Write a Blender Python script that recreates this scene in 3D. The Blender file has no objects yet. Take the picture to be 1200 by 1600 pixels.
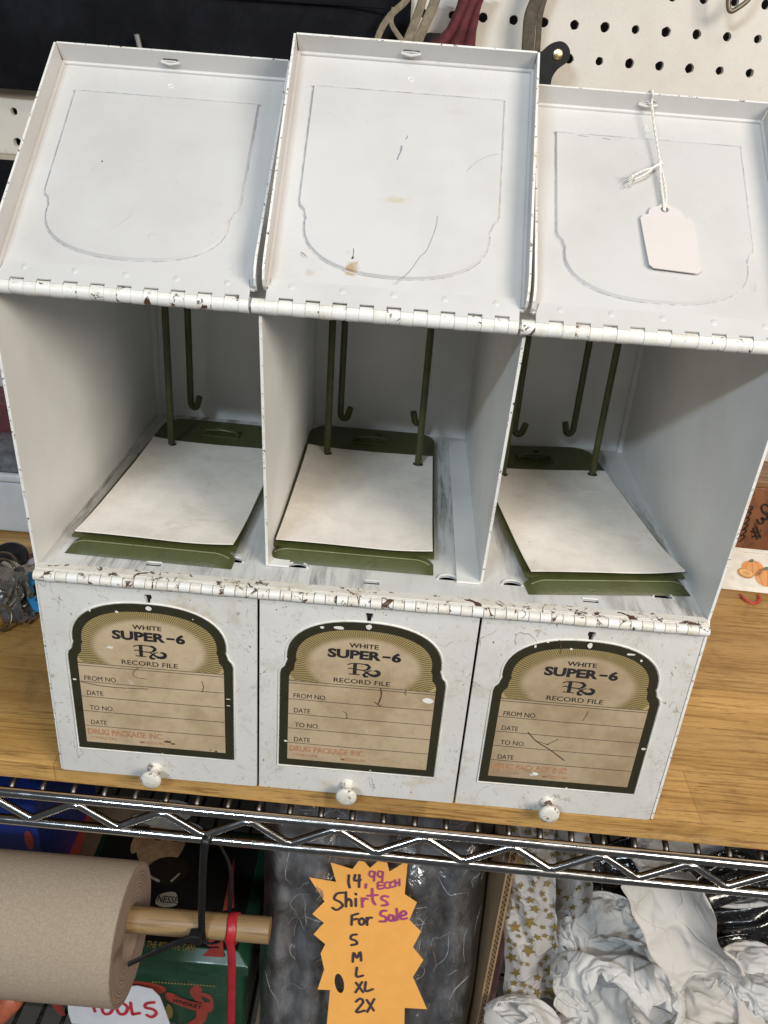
import bpy, bmesh, math, random
from mathutils import Vector, Matrix, noise
from mathutils.geometry import tessellate_polygon

S = 0.12                      # one compartment of the cabinet is 12 cm wide; all coordinates below are in compartments
SC = bpy.context.scene
COL = SC.collection
rnd = random.Random(7)
PI = math.pi

# ------------------------------------------------------------------ camera, world, lamps, exposure
CAM_C = Vector((1.55454674, -3.173518, 3.28047766))
RV = Vector((0.47857354, 0.02728741, 0.07936539))
FPX = 1329.87592
def _rot(rv):
    th = rv.length
    return Matrix.Rotation(th, 3, rv / th)
RM = _rot(RV) @ Matrix(((1, 0, 0), (0, 0, -1), (0, 1, 0)))     # rows: right, down, forward
cd = bpy.data.cameras.new("camera")
cam = bpy.data.objects.new("camera", cd)
COL.objects.link(cam)
cd.sensor_fit = 'VERTICAL'
cd.sensor_height = 24.0
cd.lens = FPX / 1600 * 24.0
cd.clip_start = 0.01
cd.clip_end = 100
right, down, fwd = RM[0], RM[1], RM[2]
m = Matrix((right, -down, -fwd)).transposed().to_4x4()
m.translation = CAM_C * S
cam.matrix_world = m
SC.camera = cam

w = bpy.data.worlds.new("World")
SC.world = w
w.use_nodes = True
bg = w.node_tree.nodes["Background"]
bg.inputs[0].default_value = (0.86, 0.90, 1.0, 1)
bg.inputs[1].default_value = 0.075

def area(name, loc, target, sx, sy, power, col, spread=180):
    l = bpy.data.lights.new(name, 'AREA')
    l.shape = 'RECTANGLE'
    l.size, l.size_y = sx * S, sy * S
    l.energy = power
    l.color = col
    l.spread = math.radians(spread)
    o = bpy.data.objects.new(name, l)
    COL.objects.link(o)
    o.location = Vector(loc) * S
    o.rotation_euler = (Vector(target) - Vector(loc)).to_track_quat('-Z', 'Y').to_euler()
    return o
area("key_lamp", (8.3, -7.4, 7.0), (1.5, 0.2, 1.6), 4.6, 3.2, 16.5, (1.0, 0.905, 0.79))
area("window_lamp", (-2.4, -10.4, 8.85), (1.5, 0.5, 1.5), 3.0, 0.30, 13.5, (0.73, 0.87, 1.0))
area("overhead_fill", (3.0, -7.0, 12.0), (1.5, 1.0, 1.0), 5.0, 2.0, 5.0, (1.0, 0.95, 0.88))  # added overhead fill, lifts the lids without reaching into the compartments

SC.view_settings.view_transform = 'Standard'
SC.view_settings.look = 'None'
SC.view_settings.gamma = 1
SC.view_settings.exposure = 0.0

# ------------------------------------------------------------------ helpers
def ray(u, v):
    d = Vector(((u - 600) / FPX, (v - 800) / FPX, 1.0))
    return right * d.x + down * d.y + fwd * d.z
def hit(u, v, ax, val):                     # a point of the photograph on the plane where it stands
    d = ray(u, v)
    return CAM_C + d * ((val - CAM_C[ax]) / d[ax])
def hitp(u, v, o, n):
    d = ray(u, v)
    return CAM_C + d * ((Vector(o) - CAM_C).dot(n) / d.dot(n))

class Frame:                                # a local plane: a along ex, b along ey, h along the normal
    def __init__(s, o, ex, ey):
        s.o = Vector(o); s.ex = Vector(ex).normalized(); s.ey = Vector(ey).normalized(); s.n = s.ex.cross(s.ey)
    def __call__(s, a, b, h=0.0):
        return s.o + s.ex * a + s.ey * b + s.n * h

def catmull(pts, k=6, closed=False):
    pts = [tuple(p) for p in pts]
    n = len(pts)
    if n < 3: return [Vector(p) for p in pts]
    out = []
    rng = range(n) if closed else range(n - 1)
    for i in rng:
        g = (lambda j: pts[j % n]) if closed else (lambda j: pts[min(max(j, 0), n - 1)])
        p0, p1, p2, p3 = (Vector(g(j)) for j in (i - 1, i, i + 1, i + 2))
        for q in range(k):
            t = q / k
            out.append(0.5 * ((2 * p1) + (p2 - p0) * t + (2 * p0 - 5 * p1 + 4 * p2 - p3) * t * t + (3 * p1 - p0 - 3 * p2 + p3) * t ** 3))
    if not closed: out.append(Vector(pts[-1]))
    return out

class MB:
    def __init__(s):
        s.v = []; s.f = []; s.m = []; s.sm = []
    def face(s, idx, mi=0, sm=False):
        s.f.append(tuple(idx)); s.m.append(mi); s.sm.append(sm)
    def add(s, pts):
        b = len(s.v); s.v.extend(Vector(p) for p in pts); return b
    def quad(s, a, b, c, d, mi=0):
        i = s.add((a, b, c, d)); s.face((i, i + 1, i + 2, i + 3), mi)
    def box(s, x0, x1, y0, y1, z0, z1, mi=0, fr=None):
        P = [(x, y, z) for z in (z0, z1) for y in (y0, y1) for x in (x0, x1)]
        if fr: P = [fr(*p) for p in P]
        i = s.add(P)
        for q in ((0, 2, 3, 1), (4, 5, 7, 6), (0, 1, 5, 4), (2, 6, 7, 3), (0, 4, 6, 2), (1, 3, 7, 5)):
            s.face([i + k for k in q], mi)
    def hexa(s, P, mi=0):                    # 8 points, same order as box
        i = s.add(P)
        for q in ((0, 2, 3, 1), (4, 5, 7, 6), (0, 1, 5, 4), (2, 6, 7, 3), (0, 4, 6, 2), (1, 3, 7, 5)):
            s.face([i + k for k in q], mi)
    def poly(s, loops, fn, mi=0, h=0.0):     # flat polygon with holes
        L = [[Vector((p[0], p[1], 0)) for p in lp] for lp in loops]
        flat = [p for lp in L for p in lp]
        i = s.add([fn(p.x, p.y, h) for p in flat])
        for t in tessellate_polygon(L):
            a, b, c = (flat[k] for k in t)
            if abs((b - a).cross(c - a).z) < 1e-12: continue
            t = t if (b - a).cross(c - a).z > 0 else (t[0], t[2], t[1])
            s.face([i + k for k in t], mi)
    def wall(s, loop, fn, h0, h1, mi=0, sm=False):
        n = len(loop)
        i = s.add([fn(p[0], p[1], h0) for p in loop] + [fn(p[0], p[1], h1) for p in loop])
        for k in range(n):
            j = (k + 1) % n
            s.face((i + k, i + j, i + n + j, i + n + k), mi, sm)
    def prism(s, loops, fn, h0, h1, mi=0, mside=None):
        s.poly(loops, fn, mi, h1)
        s.poly(loops, fn, mi, h0)
        for lp in loops: s.wall(lp, fn, h0, h1, mi if mside is None else mside)
    def tube(s, path, r, n=10, mi=0, closed=False, flat=1.0, up=None, cap=True):
        path = [Vector(p) for p in path]
        N = len(path)
        rr = r if isinstance(r, (list, tuple)) else [r] * N
        prev = None; rings = []
        for k, p in enumerate(path):
            if closed: t = path[(k + 1) % N] - path[k - 1]
            else: t = path[min(k + 1, N - 1)] - path[max(k - 1, 0)]
            if t.length < 1e-9: t = Vector((0, 0, 1))
            t.normalize()
            if prev is None:
                a = Vector(up) if up else (Vector((0, 0, 1)) if abs(t.z) < .9 else Vector((1, 0, 0)))
            else: a = prev
            a = a - t * a.dot(t)
            if a.length < 1e-6: a = t.orthogonal()
            a.normalize(); b = t.cross(a); prev = a
            rings.append(s.add([p + (a * math.cos(2 * PI * q / n) * flat + b * math.sin(2 * PI * q / n)) * rr[k] for q in range(n)]))
        K = N if closed else N - 1
        for k in range(K):
            i, j = rings[k], rings[(k + 1) % N]
            for q in range(n):
                s.face((i + q, i + (q + 1) % n, j + (q + 1) % n, j + q), mi, True)
        if cap and not closed:
            i = s.add([s.v[rings[0] + q] for q in range(n)]); j = s.add([s.v[rings[-1] + q] for q in range(n)])
            s.face([i + q for q in reversed(range(n))], mi)
            s.face([j + q for q in range(n)], mi)
    def cyl(s, p0, p1, r, n=20, mi=0, r1=None):
        s.tube((p0, p1), [r, r if r1 is None else r1], n, mi)
    def lathe(s, o, ax, prof, n=24, mi=0):   # prof: (distance along axis, radius)
        o = Vector(o); ax = Vector(ax).normalized(); a = ax.orthogonal().normalized(); b = ax.cross(a)
        rings = [s.add([o + ax * d + (a * math.cos(2 * PI * q / n) + b * math.sin(2 * PI * q / n)) * max(r, 1e-4) for q in range(n)]) for d, r in prof]
        for i, j in zip(rings, rings[1:]):
            for q in range(n): s.face((i + q, i + (q + 1) % n, j + (q + 1) % n, j + q), mi, True)
        i = s.add([s.v[rings[0] + q] for q in range(n)]); j = s.add([s.v[rings[-1] + q] for q in range(n)])
        s.face([i + q for q in reversed(range(n))], mi); s.face([j + q for q in range(n)], mi)
    def grid(s, fn, nu, nv, mi=0, sm=True):
        i = s.add([fn(a / nu, b / nv) for b in range(nv + 1) for a in range(nu + 1)])
        for b in range(nv):
            for a in range(nu):
                k = i + b * (nu + 1) + a
                s.face((k, k + 1, k + nu + 2, k + nu + 1), mi, sm)
    def ribbon(s, pts, wd, fn, mi=0, h=0.0):  # a flat pen stroke with round ends
        pts = [Vector((p[0], p[1])) for p in pts]
        L = []; R = []
        for k, p in enumerate(pts):
            t = pts[min(k + 1, len(pts) - 1)] - pts[max(k - 1, 0)]
            if t.length < 1e-9: t = Vector((1, 0))
            t.normalize(); nn = Vector((-t.y, t.x))
            ww = (wd[k] if isinstance(wd, (list, tuple)) else wd) / 2
            L.append(p + nn * ww); R.append(p - nn * ww)
        i = s.add([fn(p.x, p.y, h) for p in L] + [fn(p.x, p.y, h) for p in R]); n = len(pts)
        for k in range(n - 1): s.face((i + k, i + n + k, i + n + k + 1, i + k + 1), mi)
        for e in (0, n - 1):
            ww = (wd[e] if isinstance(wd, (list, tuple)) else wd) / 2
            c = [(pts[e].x + math.cos(2 * PI * q / 8) * ww, pts[e].y + math.sin(2 * PI * q / 8) * ww) for q in range(8)]
            j = s.add([fn(a, b, h * 1.02) for a, b in c]); s.face([j + q for q in range(8)], mi)
    def disc(s, a, b, ra, rb, fn, mi=0, h=0.0, n=20, rot=0.0):
        c, d = math.cos(rot), math.sin(rot)
        P = [(ra * math.cos(2 * PI * q / n), rb * math.sin(2 * PI * q / n)) for q in range(n)]
        j = s.add([fn(a + x * c - y * d, b + x * d + y * c, h) for x, y in P]); s.face([j + q for q in range(n)], mi)
    def text(s, string, a, b, height, fn, mi=0, h=0.0, width=None, bold=0.0, center=False, shear=0.0, drop=0.0):
        cu = bpy.data.curves.new("t", 'FONT'); cu.body = string; cu.size = 1.0; cu.offset = bold; cu.resolution_u = 3
        o = bpy.data.objects.new("t", cu); COL.objects.link(o)
        dg = bpy.context.evaluated_depsgraph_get(); me = o.evaluated_get(dg).to_mesh()
        V = [v.co.copy() for v in me.vertices]; F = [tuple(p.vertices) for p in me.polygons]
        o.evaluated_get(dg).to_mesh_clear(); bpy.data.objects.remove(o); bpy.data.curves.remove(cu)
        if not V: return
        x0 = min(v.x for v in V); x1 = max(v.x for v in V)
        ky = height / 0.70
        kx = width / (x1 - x0) if width else ky
        off = a - (width or (x1 - x0) * kx) / 2 if center else a
        i = s.add([fn(off + (v.x - x0) * kx + shear * v.y * ky, b + v.y * ky, h) for v in V])
        r2 = random.Random(len(string) * 31 + int(abs(a) * 1000))
        for f in F:
            if drop and r2.random() < drop: continue
            s.face([i + k for k in f], mi)

ORIG = {}
def link(o, parent=None, origin=(0, 0, 0)):
    COL.objects.link(o)
    origin = Vector(origin)
    if parent:
        o.parent = parent
        o.location = (origin - ORIG[parent.name]) * S
    else: o.location = origin * S
    ORIG[o.name] = origin
    return o
def tag(o, label=None, cat=None, group=None, kind=None):
    if label: o['label'] = label
    if cat: o['category'] = cat
    if group: o['group'] = group
    if kind: o['kind'] = kind
    return o
def empty(name, base, label, cat, group=None):
    o = bpy.data.objects.new(name, None); o.empty_display_size = 0.02
    link(o, None, base)
    return tag(o, label, cat, group)
def build(mb, name, mats, parent=None, origin=None, bevel=0.0, seg=2, clean=False):
    if origin is None: origin = ORIG[parent.name] if parent else (0, 0, 0)
    origin = Vector(origin)
    me = bpy.data.meshes.new(name)
    me.from_pydata([(p - origin) * S for p in mb.v], [], mb.f)
    for k in (mats if isinstance(mats, (list, tuple)) else [mats]): me.materials.append(k)
    for p, mi, sm in zip(me.polygons, mb.m, mb.sm):
        p.material_index = mi; p.use_smooth = sm
    me.validate()
    if clean:
        bm = bmesh.new(); bm.from_mesh(me); bmesh.ops.remove_doubles(bm, verts=bm.verts, dist=1e-6)
        bmesh.ops.recalc_face_normals(bm, faces=bm.faces); bm.to_mesh(me); bm.free()
    o = bpy.data.objects.new(name, me)
    link(o, parent, origin)
    if bevel:
        b = o.modifiers.new("bevel", 'BEVEL'); b.width = bevel * S; b.segments = seg; b.limit_method = 'ANGLE'; b.angle_limit = math.radians(40)
    return o

# ------------------------------------------------------------------ materials
class Mat:
    def __init__(s, name, col=(.8, .8, .8), rough=.5, metal=0.0, spec=.5, coat=0.0):
        s.m = bpy.data.materials.new(name); s.m.use_nodes = True
        s.t = s.m.node_tree; s.N = s.t.nodes; s.L = s.t.links
        s.p = s.N["Principled BSDF"]
        s.p.inputs["Base Color"].default_value = (*col, 1)
        s.p.inputs["Roughness"].default_value = rough
        s.p.inputs["Metallic"].default_value = metal
        s.p.inputs["Specular IOR Level"].default_value = spec
        s.p.inputs["Coat Weight"].default_value = coat
        s._c = None
    def put(s, sock, val):
        if isinstance(val, bpy.types.NodeSocket): s.L.new(val, sock)
        elif isinstance(val, (tuple, list)) and sock.type == 'RGBA' and len(val) == 3: sock.default_value = (*val, 1)
        else: sock.default_value = val
    def raw(s):
        tc = s.N.new("ShaderNodeTexCoord")
        v = s.N.new("ShaderNodeVectorMath"); v.operation = 'SCALE'; v.inputs[3].default_value = 1 / S
        s.L.new(tc.outputs["Object"], v.inputs[0]); return v.outputs[0]
    def co(s):                               # object coordinates in compartments, shifted per object
        if s._c: return s._c
        oi = s.N.new("ShaderNodeObjectInfo")
        mu = s.math('MULTIPLY', oi.outputs["Random"], 37.0)
        v = s.N.new("ShaderNodeVectorMath"); v.operation = 'ADD'
        s.L.new(s.raw(), v.inputs[0]); s.L.new(mu, v.inputs[1]); s._c = v.outputs[0]; return s._c
    def scale(s, sc, co=None, rot=(0, 0, 0)):
        mp = s.N.new("ShaderNodeMapping"); mp.inputs["Scale"].default_value = sc; mp.inputs["Rotation"].default_value = rot
        s.L.new(co or s.co(), mp.inputs[0]); return mp.outputs[0]
    def math(s, op, a, b=None, c=None, clamp=False):
        n = s.N.new("ShaderNodeMath"); n.operation = op; n.use_clamp = clamp
        s.put(n.inputs[0], a)
        if b is not None: s.put(n.inputs[1], b)
        if c is not None: s.put(n.inputs[2], c)
        return n.outputs[0]
    def noise(s, sc, det=4, rough=.55, dist=0.0, co=None, out=0):
        n = s.N.new("ShaderNodeTexNoise"); n.inputs["Scale"].default_value = sc; n.inputs["Detail"].default_value = det
        n.inputs["Roughness"].default_value = rough; n.inputs["Distortion"].default_value = dist
        s.L.new(co or s.co(), n.inputs["Vector"]); return n.outputs[out]
    def voro(s, sc, co=None, feat='F1', rand=1.0):
        n = s.N.new("ShaderNodeTexVoronoi"); n.inputs["Scale"].default_value = sc; n.feature = feat; n.inputs["Randomness"].default_value = rand
        s.L.new(co or s.co(), n.inputs["Vector"]); return n.outputs["Distance"]
    def step(s, x, lo, hi, a=0.0, b=1.0):
        n = s.N.new("ShaderNodeMapRange"); n.interpolation_type = 'SMOOTHSTEP'
        s.put(n.inputs[0], x); n.inputs[1].default_value = lo; n.inputs[2].default_value = hi; n.inputs[3].default_value = a; n.inputs[4].default_value = b
        return n.outputs[0]
    def mix(s, f, a, b, mode='MIX'):
        n = s.N.new("ShaderNodeMix"); n.data_type = 'RGBA'; n.blend_type = mode
        s.put(n.inputs[0], f); s.put(n.inputs[6], a); s.put(n.inputs[7], b); return n.outputs[2]
    def base(s, c): s.put(s.p.inputs["Base Color"], c)
    def rough(s, c): s.put(s.p.inputs["Roughness"], c)
    def bump(s, hgt, strength=.3, dist=.002):
        n = s.N.new("ShaderNodeBump"); n.inputs["Strength"].default_value = strength; n.inputs["Distance"].default_value = dist
        s.L.new(hgt, n.inputs["Height"]); s.L.new(n.outputs[0], s.p.inputs["Normal"])

def enamel(name, base=(.77, .77, .745), grime=.35, chips=.3, scratch=.5, streak=None, rough=.38, yellow=.4, bare=(.055, .035, .022), wear=0):
    M = Mat(name, base, rough)
    big = M.noise(2.3, 3, .6)
    c = M.mix(M.step(big, .35, .7), base, tuple(k * f for k, f in zip(base, (.93, .92, .905))))
    c = M.mix(M.math('MULTIPLY', M.step(M.noise(3.1, 5, .7, co=M.scale((1, 1, 1.2))), .58, .8), yellow), c, (.50, .40, .24))
    c = M.mix(M.math('MULTIPLY', M.step(M.noise(38, 3, .7), .56, .78), grime * .3), c, (.40, .37, .31))
    if streak:
        st = M.noise(9, 6, .75, co=M.scale(streak))
        c = M.mix(M.math('MULTIPLY', M.step(st, .45, .66), M.step(M.noise(1.6, 3), .36, .60, .12, .95)), c, (.17, .16, .145))
    if scratch:
        for sc, off, wd in ((5.0, .5, .0022), (9.5, .47, .0028)):
            n1 = M.noise(sc, 1.5, .5, .8, co=M.scale((1, 1, 1), rot=(.3, .7, off)))
            ln = M.step(M.math('ABSOLUTE', M.math('SUBTRACT', n1, off)), 0, wd, 1, 0)
            mk = M.step(M.noise(2.7, 3, .7, co=M.scale((1.3, 1.3, 1.3), rot=(1, .2, off))), .54, .62)
            brk = M.step(M.noise(22, 3, .7), .45, .6)
            c = M.mix(M.math('MULTIPLY', M.math('MULTIPLY', M.math('MULTIPLY', ln, mk), brk), scratch), c, (.16, .12, .09))
    if wear:                                  # dirty patches, thin rust threads and small nicks of handling
        pt = M.step(M.noise(4.2, 6, .78, .5), .53, .68)
        c = M.mix(M.math('MULTIPLY', pt, .5), c, (.47, .42, .33))
        rs_ = M.math('MULTIPLY', M.step(M.noise(17, 5, .75, .8), .60, .67), M.step(M.noise(3.4, 3, .6), .44, .56))
        c = M.mix(M.math('MULTIPLY', rs_, .7), c, (.36, .28, .19))
        for sc_, of_, rt_ in ((7.0, .5, .9), (12.0, .52, 2.1), (4.0, .48, 2.6)):
            n2 = M.noise(sc_, 2.5, .6, .4, co=M.scale((1, 1, .8), rot=(rt_, .2, rt_ * .7)))
            l2 = M.math('MULTIPLY', M.step(M.math('ABSOLUTE', M.math('SUBTRACT', n2, of_)), 0, .0055, 1, 0), M.step(M.noise(sc_ * 1.3, 3, .7), .50, .60))
            l2 = M.math('MULTIPLY', l2, M.step(M.noise(1.9, 2, .5, co=M.scale((1, 1, 1), rot=(rt_, 1, 0))), .46, .56))
            c = M.mix(M.math('MULTIPLY', l2, .9), c, (.20, .15, .11))
        nk = M.step(M.voro(15, co=M.scale((1, 1, .6))), .035, .07, 1, 0)
        c = M.mix(M.math('MULTIPLY', nk, M.step(M.noise(5, 3, .6), .46, .52)), c, (.10, .07, .05))
    if chips:
        sp = M.step(M.voro(24), .05, .10, 1, 0)
        mk = M.step(M.noise(6, 4, .7), .74 - .22 * chips, .80 - .22 * chips)
        c = M.mix(M.math('MULTIPLY', sp, mk), c, bare)
    M.base(c)
    M.rough(M.step(M.noise(14 if (scratch or streak) else 1.5, 4 if (scratch or streak) else 1, .7), .3, .75, rough - .06, rough + .12))
    M.bump(M.noise(60, 2, .5), .06, .0006)
    return M.m

def chipped(name, base=(.74, .72, .67), amount=.5, bare=(.06, .032, .018), sc=13):
    M = Mat(name, base, .42)
    n = M.noise(sc, 5, .72, 1.0)
    mk = M.step(n, amount, amount + .02)
    c = M.mix(M.step(M.noise(9, 4, .7), .5, .75), base, tuple(k * f for k, f in zip(base, (.80, .74, .63))))
    edge = M.step(M.math('ABSOLUTE', M.math('SUBTRACT', n, amount + .01)), .012, .03, 1, 0)
    c = M.mix(mk, M.mix(M.math('MULTIPLY', edge, .25), c, (.75, .73, .70)), M.mix(M.noise(50, 2), bare, (.12, .055, .03)))
    M.base(c); M.bump(n, .25, .0015)
    return M.m

def plain(name, col, rough=.5, metal=0.0, var=.12, sc=12, spec=.5, coat=0.0, bump=0.0, bsc=60):
    M = Mat(name, col, rough, metal, spec, coat)
    n = M.noise(sc, 4, .65)
    M.base(M.mix(M.step(n, .3, .72), tuple(k * (1 - var) for k in col), tuple(min(1, k * (1 + var)) for k in col)))
    M.rough(M.step(M.noise(sc * 1.7, 3), .3, .7, max(.02, rough - .07), min(1, rough + .1)))
    if bump: M.bump(M.noise(bsc, 3, .6), bump, .001)
    return M.m

def paper(name, col, var=.07, rough=.85, trans=0.0, stain=0):
    M = Mat(name, col, rough, spec=.25)
    c = M.mix(M.step(M.noise(7, 5, .7), .35, .75), col, tuple(k * (1 - var * 1.4) for k in col))
    c = M.mix(M.math('MULTIPLY', M.step(M.noise(55, 4, .7), .5, .75), .35), c, tuple(k * (1 - var * 2) for k in col))
    if stain:
        c = M.mix(M.math('MULTIPLY', M.step(M.noise(2.6, 5, .75, .6), .54, .68), stain), c, (.55, .47, .36))
        c = M.mix(M.math('MULTIPLY', M.math('MULTIPLY', M.step(M.voro(11), .03, .06, 1, 0), M.step(M.noise(3, 2), .5, .55)), .8), c, (.30, .24, .18))
    M.base(c); M.bump(M.noise(120, 2), .08, .0005)
    return M.m

def wood(name, c0, c1, dark, rough=.36, long=(.16, 1, 1), plank=0.0, fs=1.0):
    M = Mat(name, c0, rough)
    co = M.scale(long)
    warp = M.noise(1.1, 3, .6, co=co)
    wv = M.N.new("ShaderNodeTexWave"); wv.wave_type = 'BANDS'; wv.bands_direction = 'Y'
    wv.inputs["Scale"].default_value = 1.1; wv.inputs["Distortion"].default_value = 7.0; wv.inputs["Detail"].default_value = 3; wv.inputs["Detail Scale"].default_value = 1.6
    M.L.new(co, wv.inputs["Vector"])
    c = M.mix(wv.outputs["Fac"], c0, c1)
    fine = M.noise(16 * fs, 6, .72, co=M.scale((long[0] * .32, long[1] * 1.25, long[2] * 1.25)))
    c = M.mix(M.step(fine, .46, .66, 0, .85), c, dark)
    pore = M.step(M.noise(60 * fs, 2, .5, co=M.scale((long[0] * .35, long[1], long[2]))), .60, .68, 0, .75)
    c = M.mix(pore, c, tuple(k * .8 for k in dark))
    c = M.mix(M.math('MULTIPLY', M.step(warp, .45, .7), .5), c, tuple(k * .72 for k in c1))
    c = M.mix(M.math('MULTIPLY', M.step(M.noise(3.5, 4, .7), .62, .74), .35), c, tuple(k * .5 for k in c1))
    if plank:
        br = M.N.new("ShaderNodeTexBrick"); br.inputs["Scale"].default_value = 1.0
        br.inputs["Brick Width"].default_value = plank * 9; br.inputs["Row Height"].default_value = plank
        br.inputs["Mortar Size"].default_value = .004; br.inputs["Color1"].default_value = (.80, .77, .74, 1); br.inputs["Color2"].default_value = (1.14, 1.13, 1.10, 1); br.inputs["Mortar"].default_value = (.66, .62, .58, 1)
        M.L.new(M.raw(), br.inputs["Vector"])
        c = M.mix(1.0, c, br.outputs["Color"], 'MULTIPLY')
        c = M.mix(M.math('MULTIPLY', M.step(M.noise(1.7, 5, .7, .8), .54, .68), .38), c, (.17, .095, .035))
        c = M.mix(M.math('MULTIPLY', M.math('MULTIPLY', M.step(M.voro(5), .03, .07, 1, 0), M.step(M.noise(2, 2), .5, .55)), .7), c, (.13, .07, .03))
    M.base(c); M.rough(M.step(fine, .4, .75, rough - .06, rough + .18)); M.bump(fine, .12, .001)
    return M.m

M_white = enamel("white_enamel", chips=.18, scratch=.45, yellow=.10, grime=.25)
M_lid = enamel("lid_enamel", base=(.605, .595, .58), chips=.10, scratch=.42, yellow=.10, grime=.10, rough=.33)
M_door = enamel("door_enamel", base=(.68, .668, .635), chips=1.2, scratch=1.0, yellow=1.0, grime=1.0, rough=.40, wear=1)
M_floor = enamel("scuffed_enamel", base=(.68, .68, .66), chips=.35, scratch=.5, streak=(1, .09, 1), yellow=.25, grime=.5)
M_inner = enamel("inner_enamel", base=(.77, .77, .75), chips=.04, scratch=0, yellow=.05, grime=.03, rough=.42)
M_edge = chipped("worn_edge", (.80, .79, .75), .60, (.05, .04, .03), 40)
M_hinge = chipped("hinge_enamel", (.74, .72, .67), .76)
M_knuck = chipped("chipped_hinge", (.76, .75, .71), .59)
M_hinge2 = chipped("worn_hinge", (.72, .69, .62), .568)
M_dark = plain("dark_gap", (.012, .011, .010), .8)
M_green = plain("olive_enamel", (.060, .066, .018), .38, var=.18, sc=7)
M_greend = chipped("olive_worn", (.062, .070, .020), .76, (.09, .045, .025))
M_greenl = chipped("olive_crease", (.17, .18, .085), .60, (.14, .07, .035), 30)
M_wire = plain("olive_wire", (.062, .066, .018), .42, var=.2, sc=20)
M_card = paper("old_card", (.85, .795, .715), .10, stain=.35)
M_tagp = paper("tag_card", (.66, .62, .59), .02)
M_string = paper("cotton_string", (.80, .77, .71), .10)
M_metal = plain("steel", (.5, .5, .5), .3, 1.0)
M_knob = chipped("knob_enamel", (.73, .70, .63), .575, (.13, .10, .07), 26)

def label_face(g=1.0):
    M = Mat("label_paper", (.60, .50, .37), .55)
    raw = M.raw()
    sx = M.N.new("ShaderNodeSeparateXYZ"); M.L.new(raw, sx.inputs[0])
    X = M.math('DIVIDE', M.math('SUBTRACT', sx.outputs[0], .490), .245)
    Z = M.math('DIVIDE', M.math('SUBTRACT', sx.outputs[2], .815), .150)
    r = M.math('SQRT', M.math('ADD', M.math('MULTIPLY', X, X), M.math('MULTIPLY', Z, Z)))
    ang = M.math('ARCTAN2', M.math('SUBTRACT', sx.outputs[2], .78), M.math('SUBTRACT', sx.outputs[0], .490))
    ln = M.math('SINE', M.math('MULTIPLY', ang, 168.0))
    cream = M.mix(M.step(M.noise(3.2, 4, .7), .38, .66), (.53 * g, .405 * g, .262 * g), (.40 * g, .29 * g, .172 * g))
    cream = M.mix(M.math('MULTIPLY', M.step(M.noise(30, 4, .7), .5, .75), .35), cream, (.36, .27, .18))
    cream = M.mix(M.step(M.noise(6, 3, .7), .66, .74, 0, .5), cream, (.64, .56, .43))
    gold = M.mix(M.step(ln, -.6, .6), (.115, .08, .024), (.41 * g, .315 * g, .145 * g))
    gold = M.mix(M.step(r, 1.0, 1.6, 0, .30), gold, (.24, .175, .065))
    gold = M.mix(M.math('MULTIPLY', M.step(M.noise(5, 4, .7), .5, .7), .4), gold, (.34, .26, .13))
    ring = M.step(M.math('ABSOLUTE', M.math('SUBTRACT', r, 1.52)), .0, .06, .55, 0)
    gold = M.mix(ring, gold, (.60, .48, .26))
    msk = M.math('MULTIPLY', M.step(r, .97, 1.17, 0, 1.0), M.step(sx.outputs[2], .704, .706))
    c = M.mix(msk, cream, gold)
    M.base(c); M.bump(M.noise(16, 3, .6), .12, .0015)
    M.rough(M.step(M.noise(9, 3), .3, .7, .38, .65))
    return M.m
M_label = [label_face(1.04), label_face(.97), label_face(.86)]
M_border = chipped("label_border", (.030, .028, .014), .80, (.75, .72, .64))
M_ink = plain("black_ink", (.018, .016, .016), .6)
M_line = plain("line_ink", (.05, .04, .03), .6)
M_orange = plain("faded_orange_ink", (.46, .235, .12), .6, var=.22, sc=45)
M_flake = plain("bare_paper_flake", (.74, .72, .66), .7)
M_stain = plain("brown_stain", (.56, .49, .36), .4, var=.2, sc=40)
M_rust = plain("rust_spot", (.10, .055, .03), .7, var=.5, sc=40)
M_grey_line = plain("grey_line", (.47, .465, .48), .6, var=.35, sc=18)
M_hair = plain("dark_scratch", (.27, .275, .32), .6)

# ------------------------------------------------------------------ the setting
def simple_box(name, lims, mat, parent=None, **k):
    b = MB(); b.box(*lims); return build(b, name, mat, parent, **k)

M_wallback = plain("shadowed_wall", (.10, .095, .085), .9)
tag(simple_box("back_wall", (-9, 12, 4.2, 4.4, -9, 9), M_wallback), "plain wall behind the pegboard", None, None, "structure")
tag(simple_box("floor", (-14, 16, -12, 4.2, -9.1, -9), plain("floor_concrete", (.16, .15, .14), .7, sc=1)), "plain shop floor under the shelving", None, None, "structure")

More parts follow.
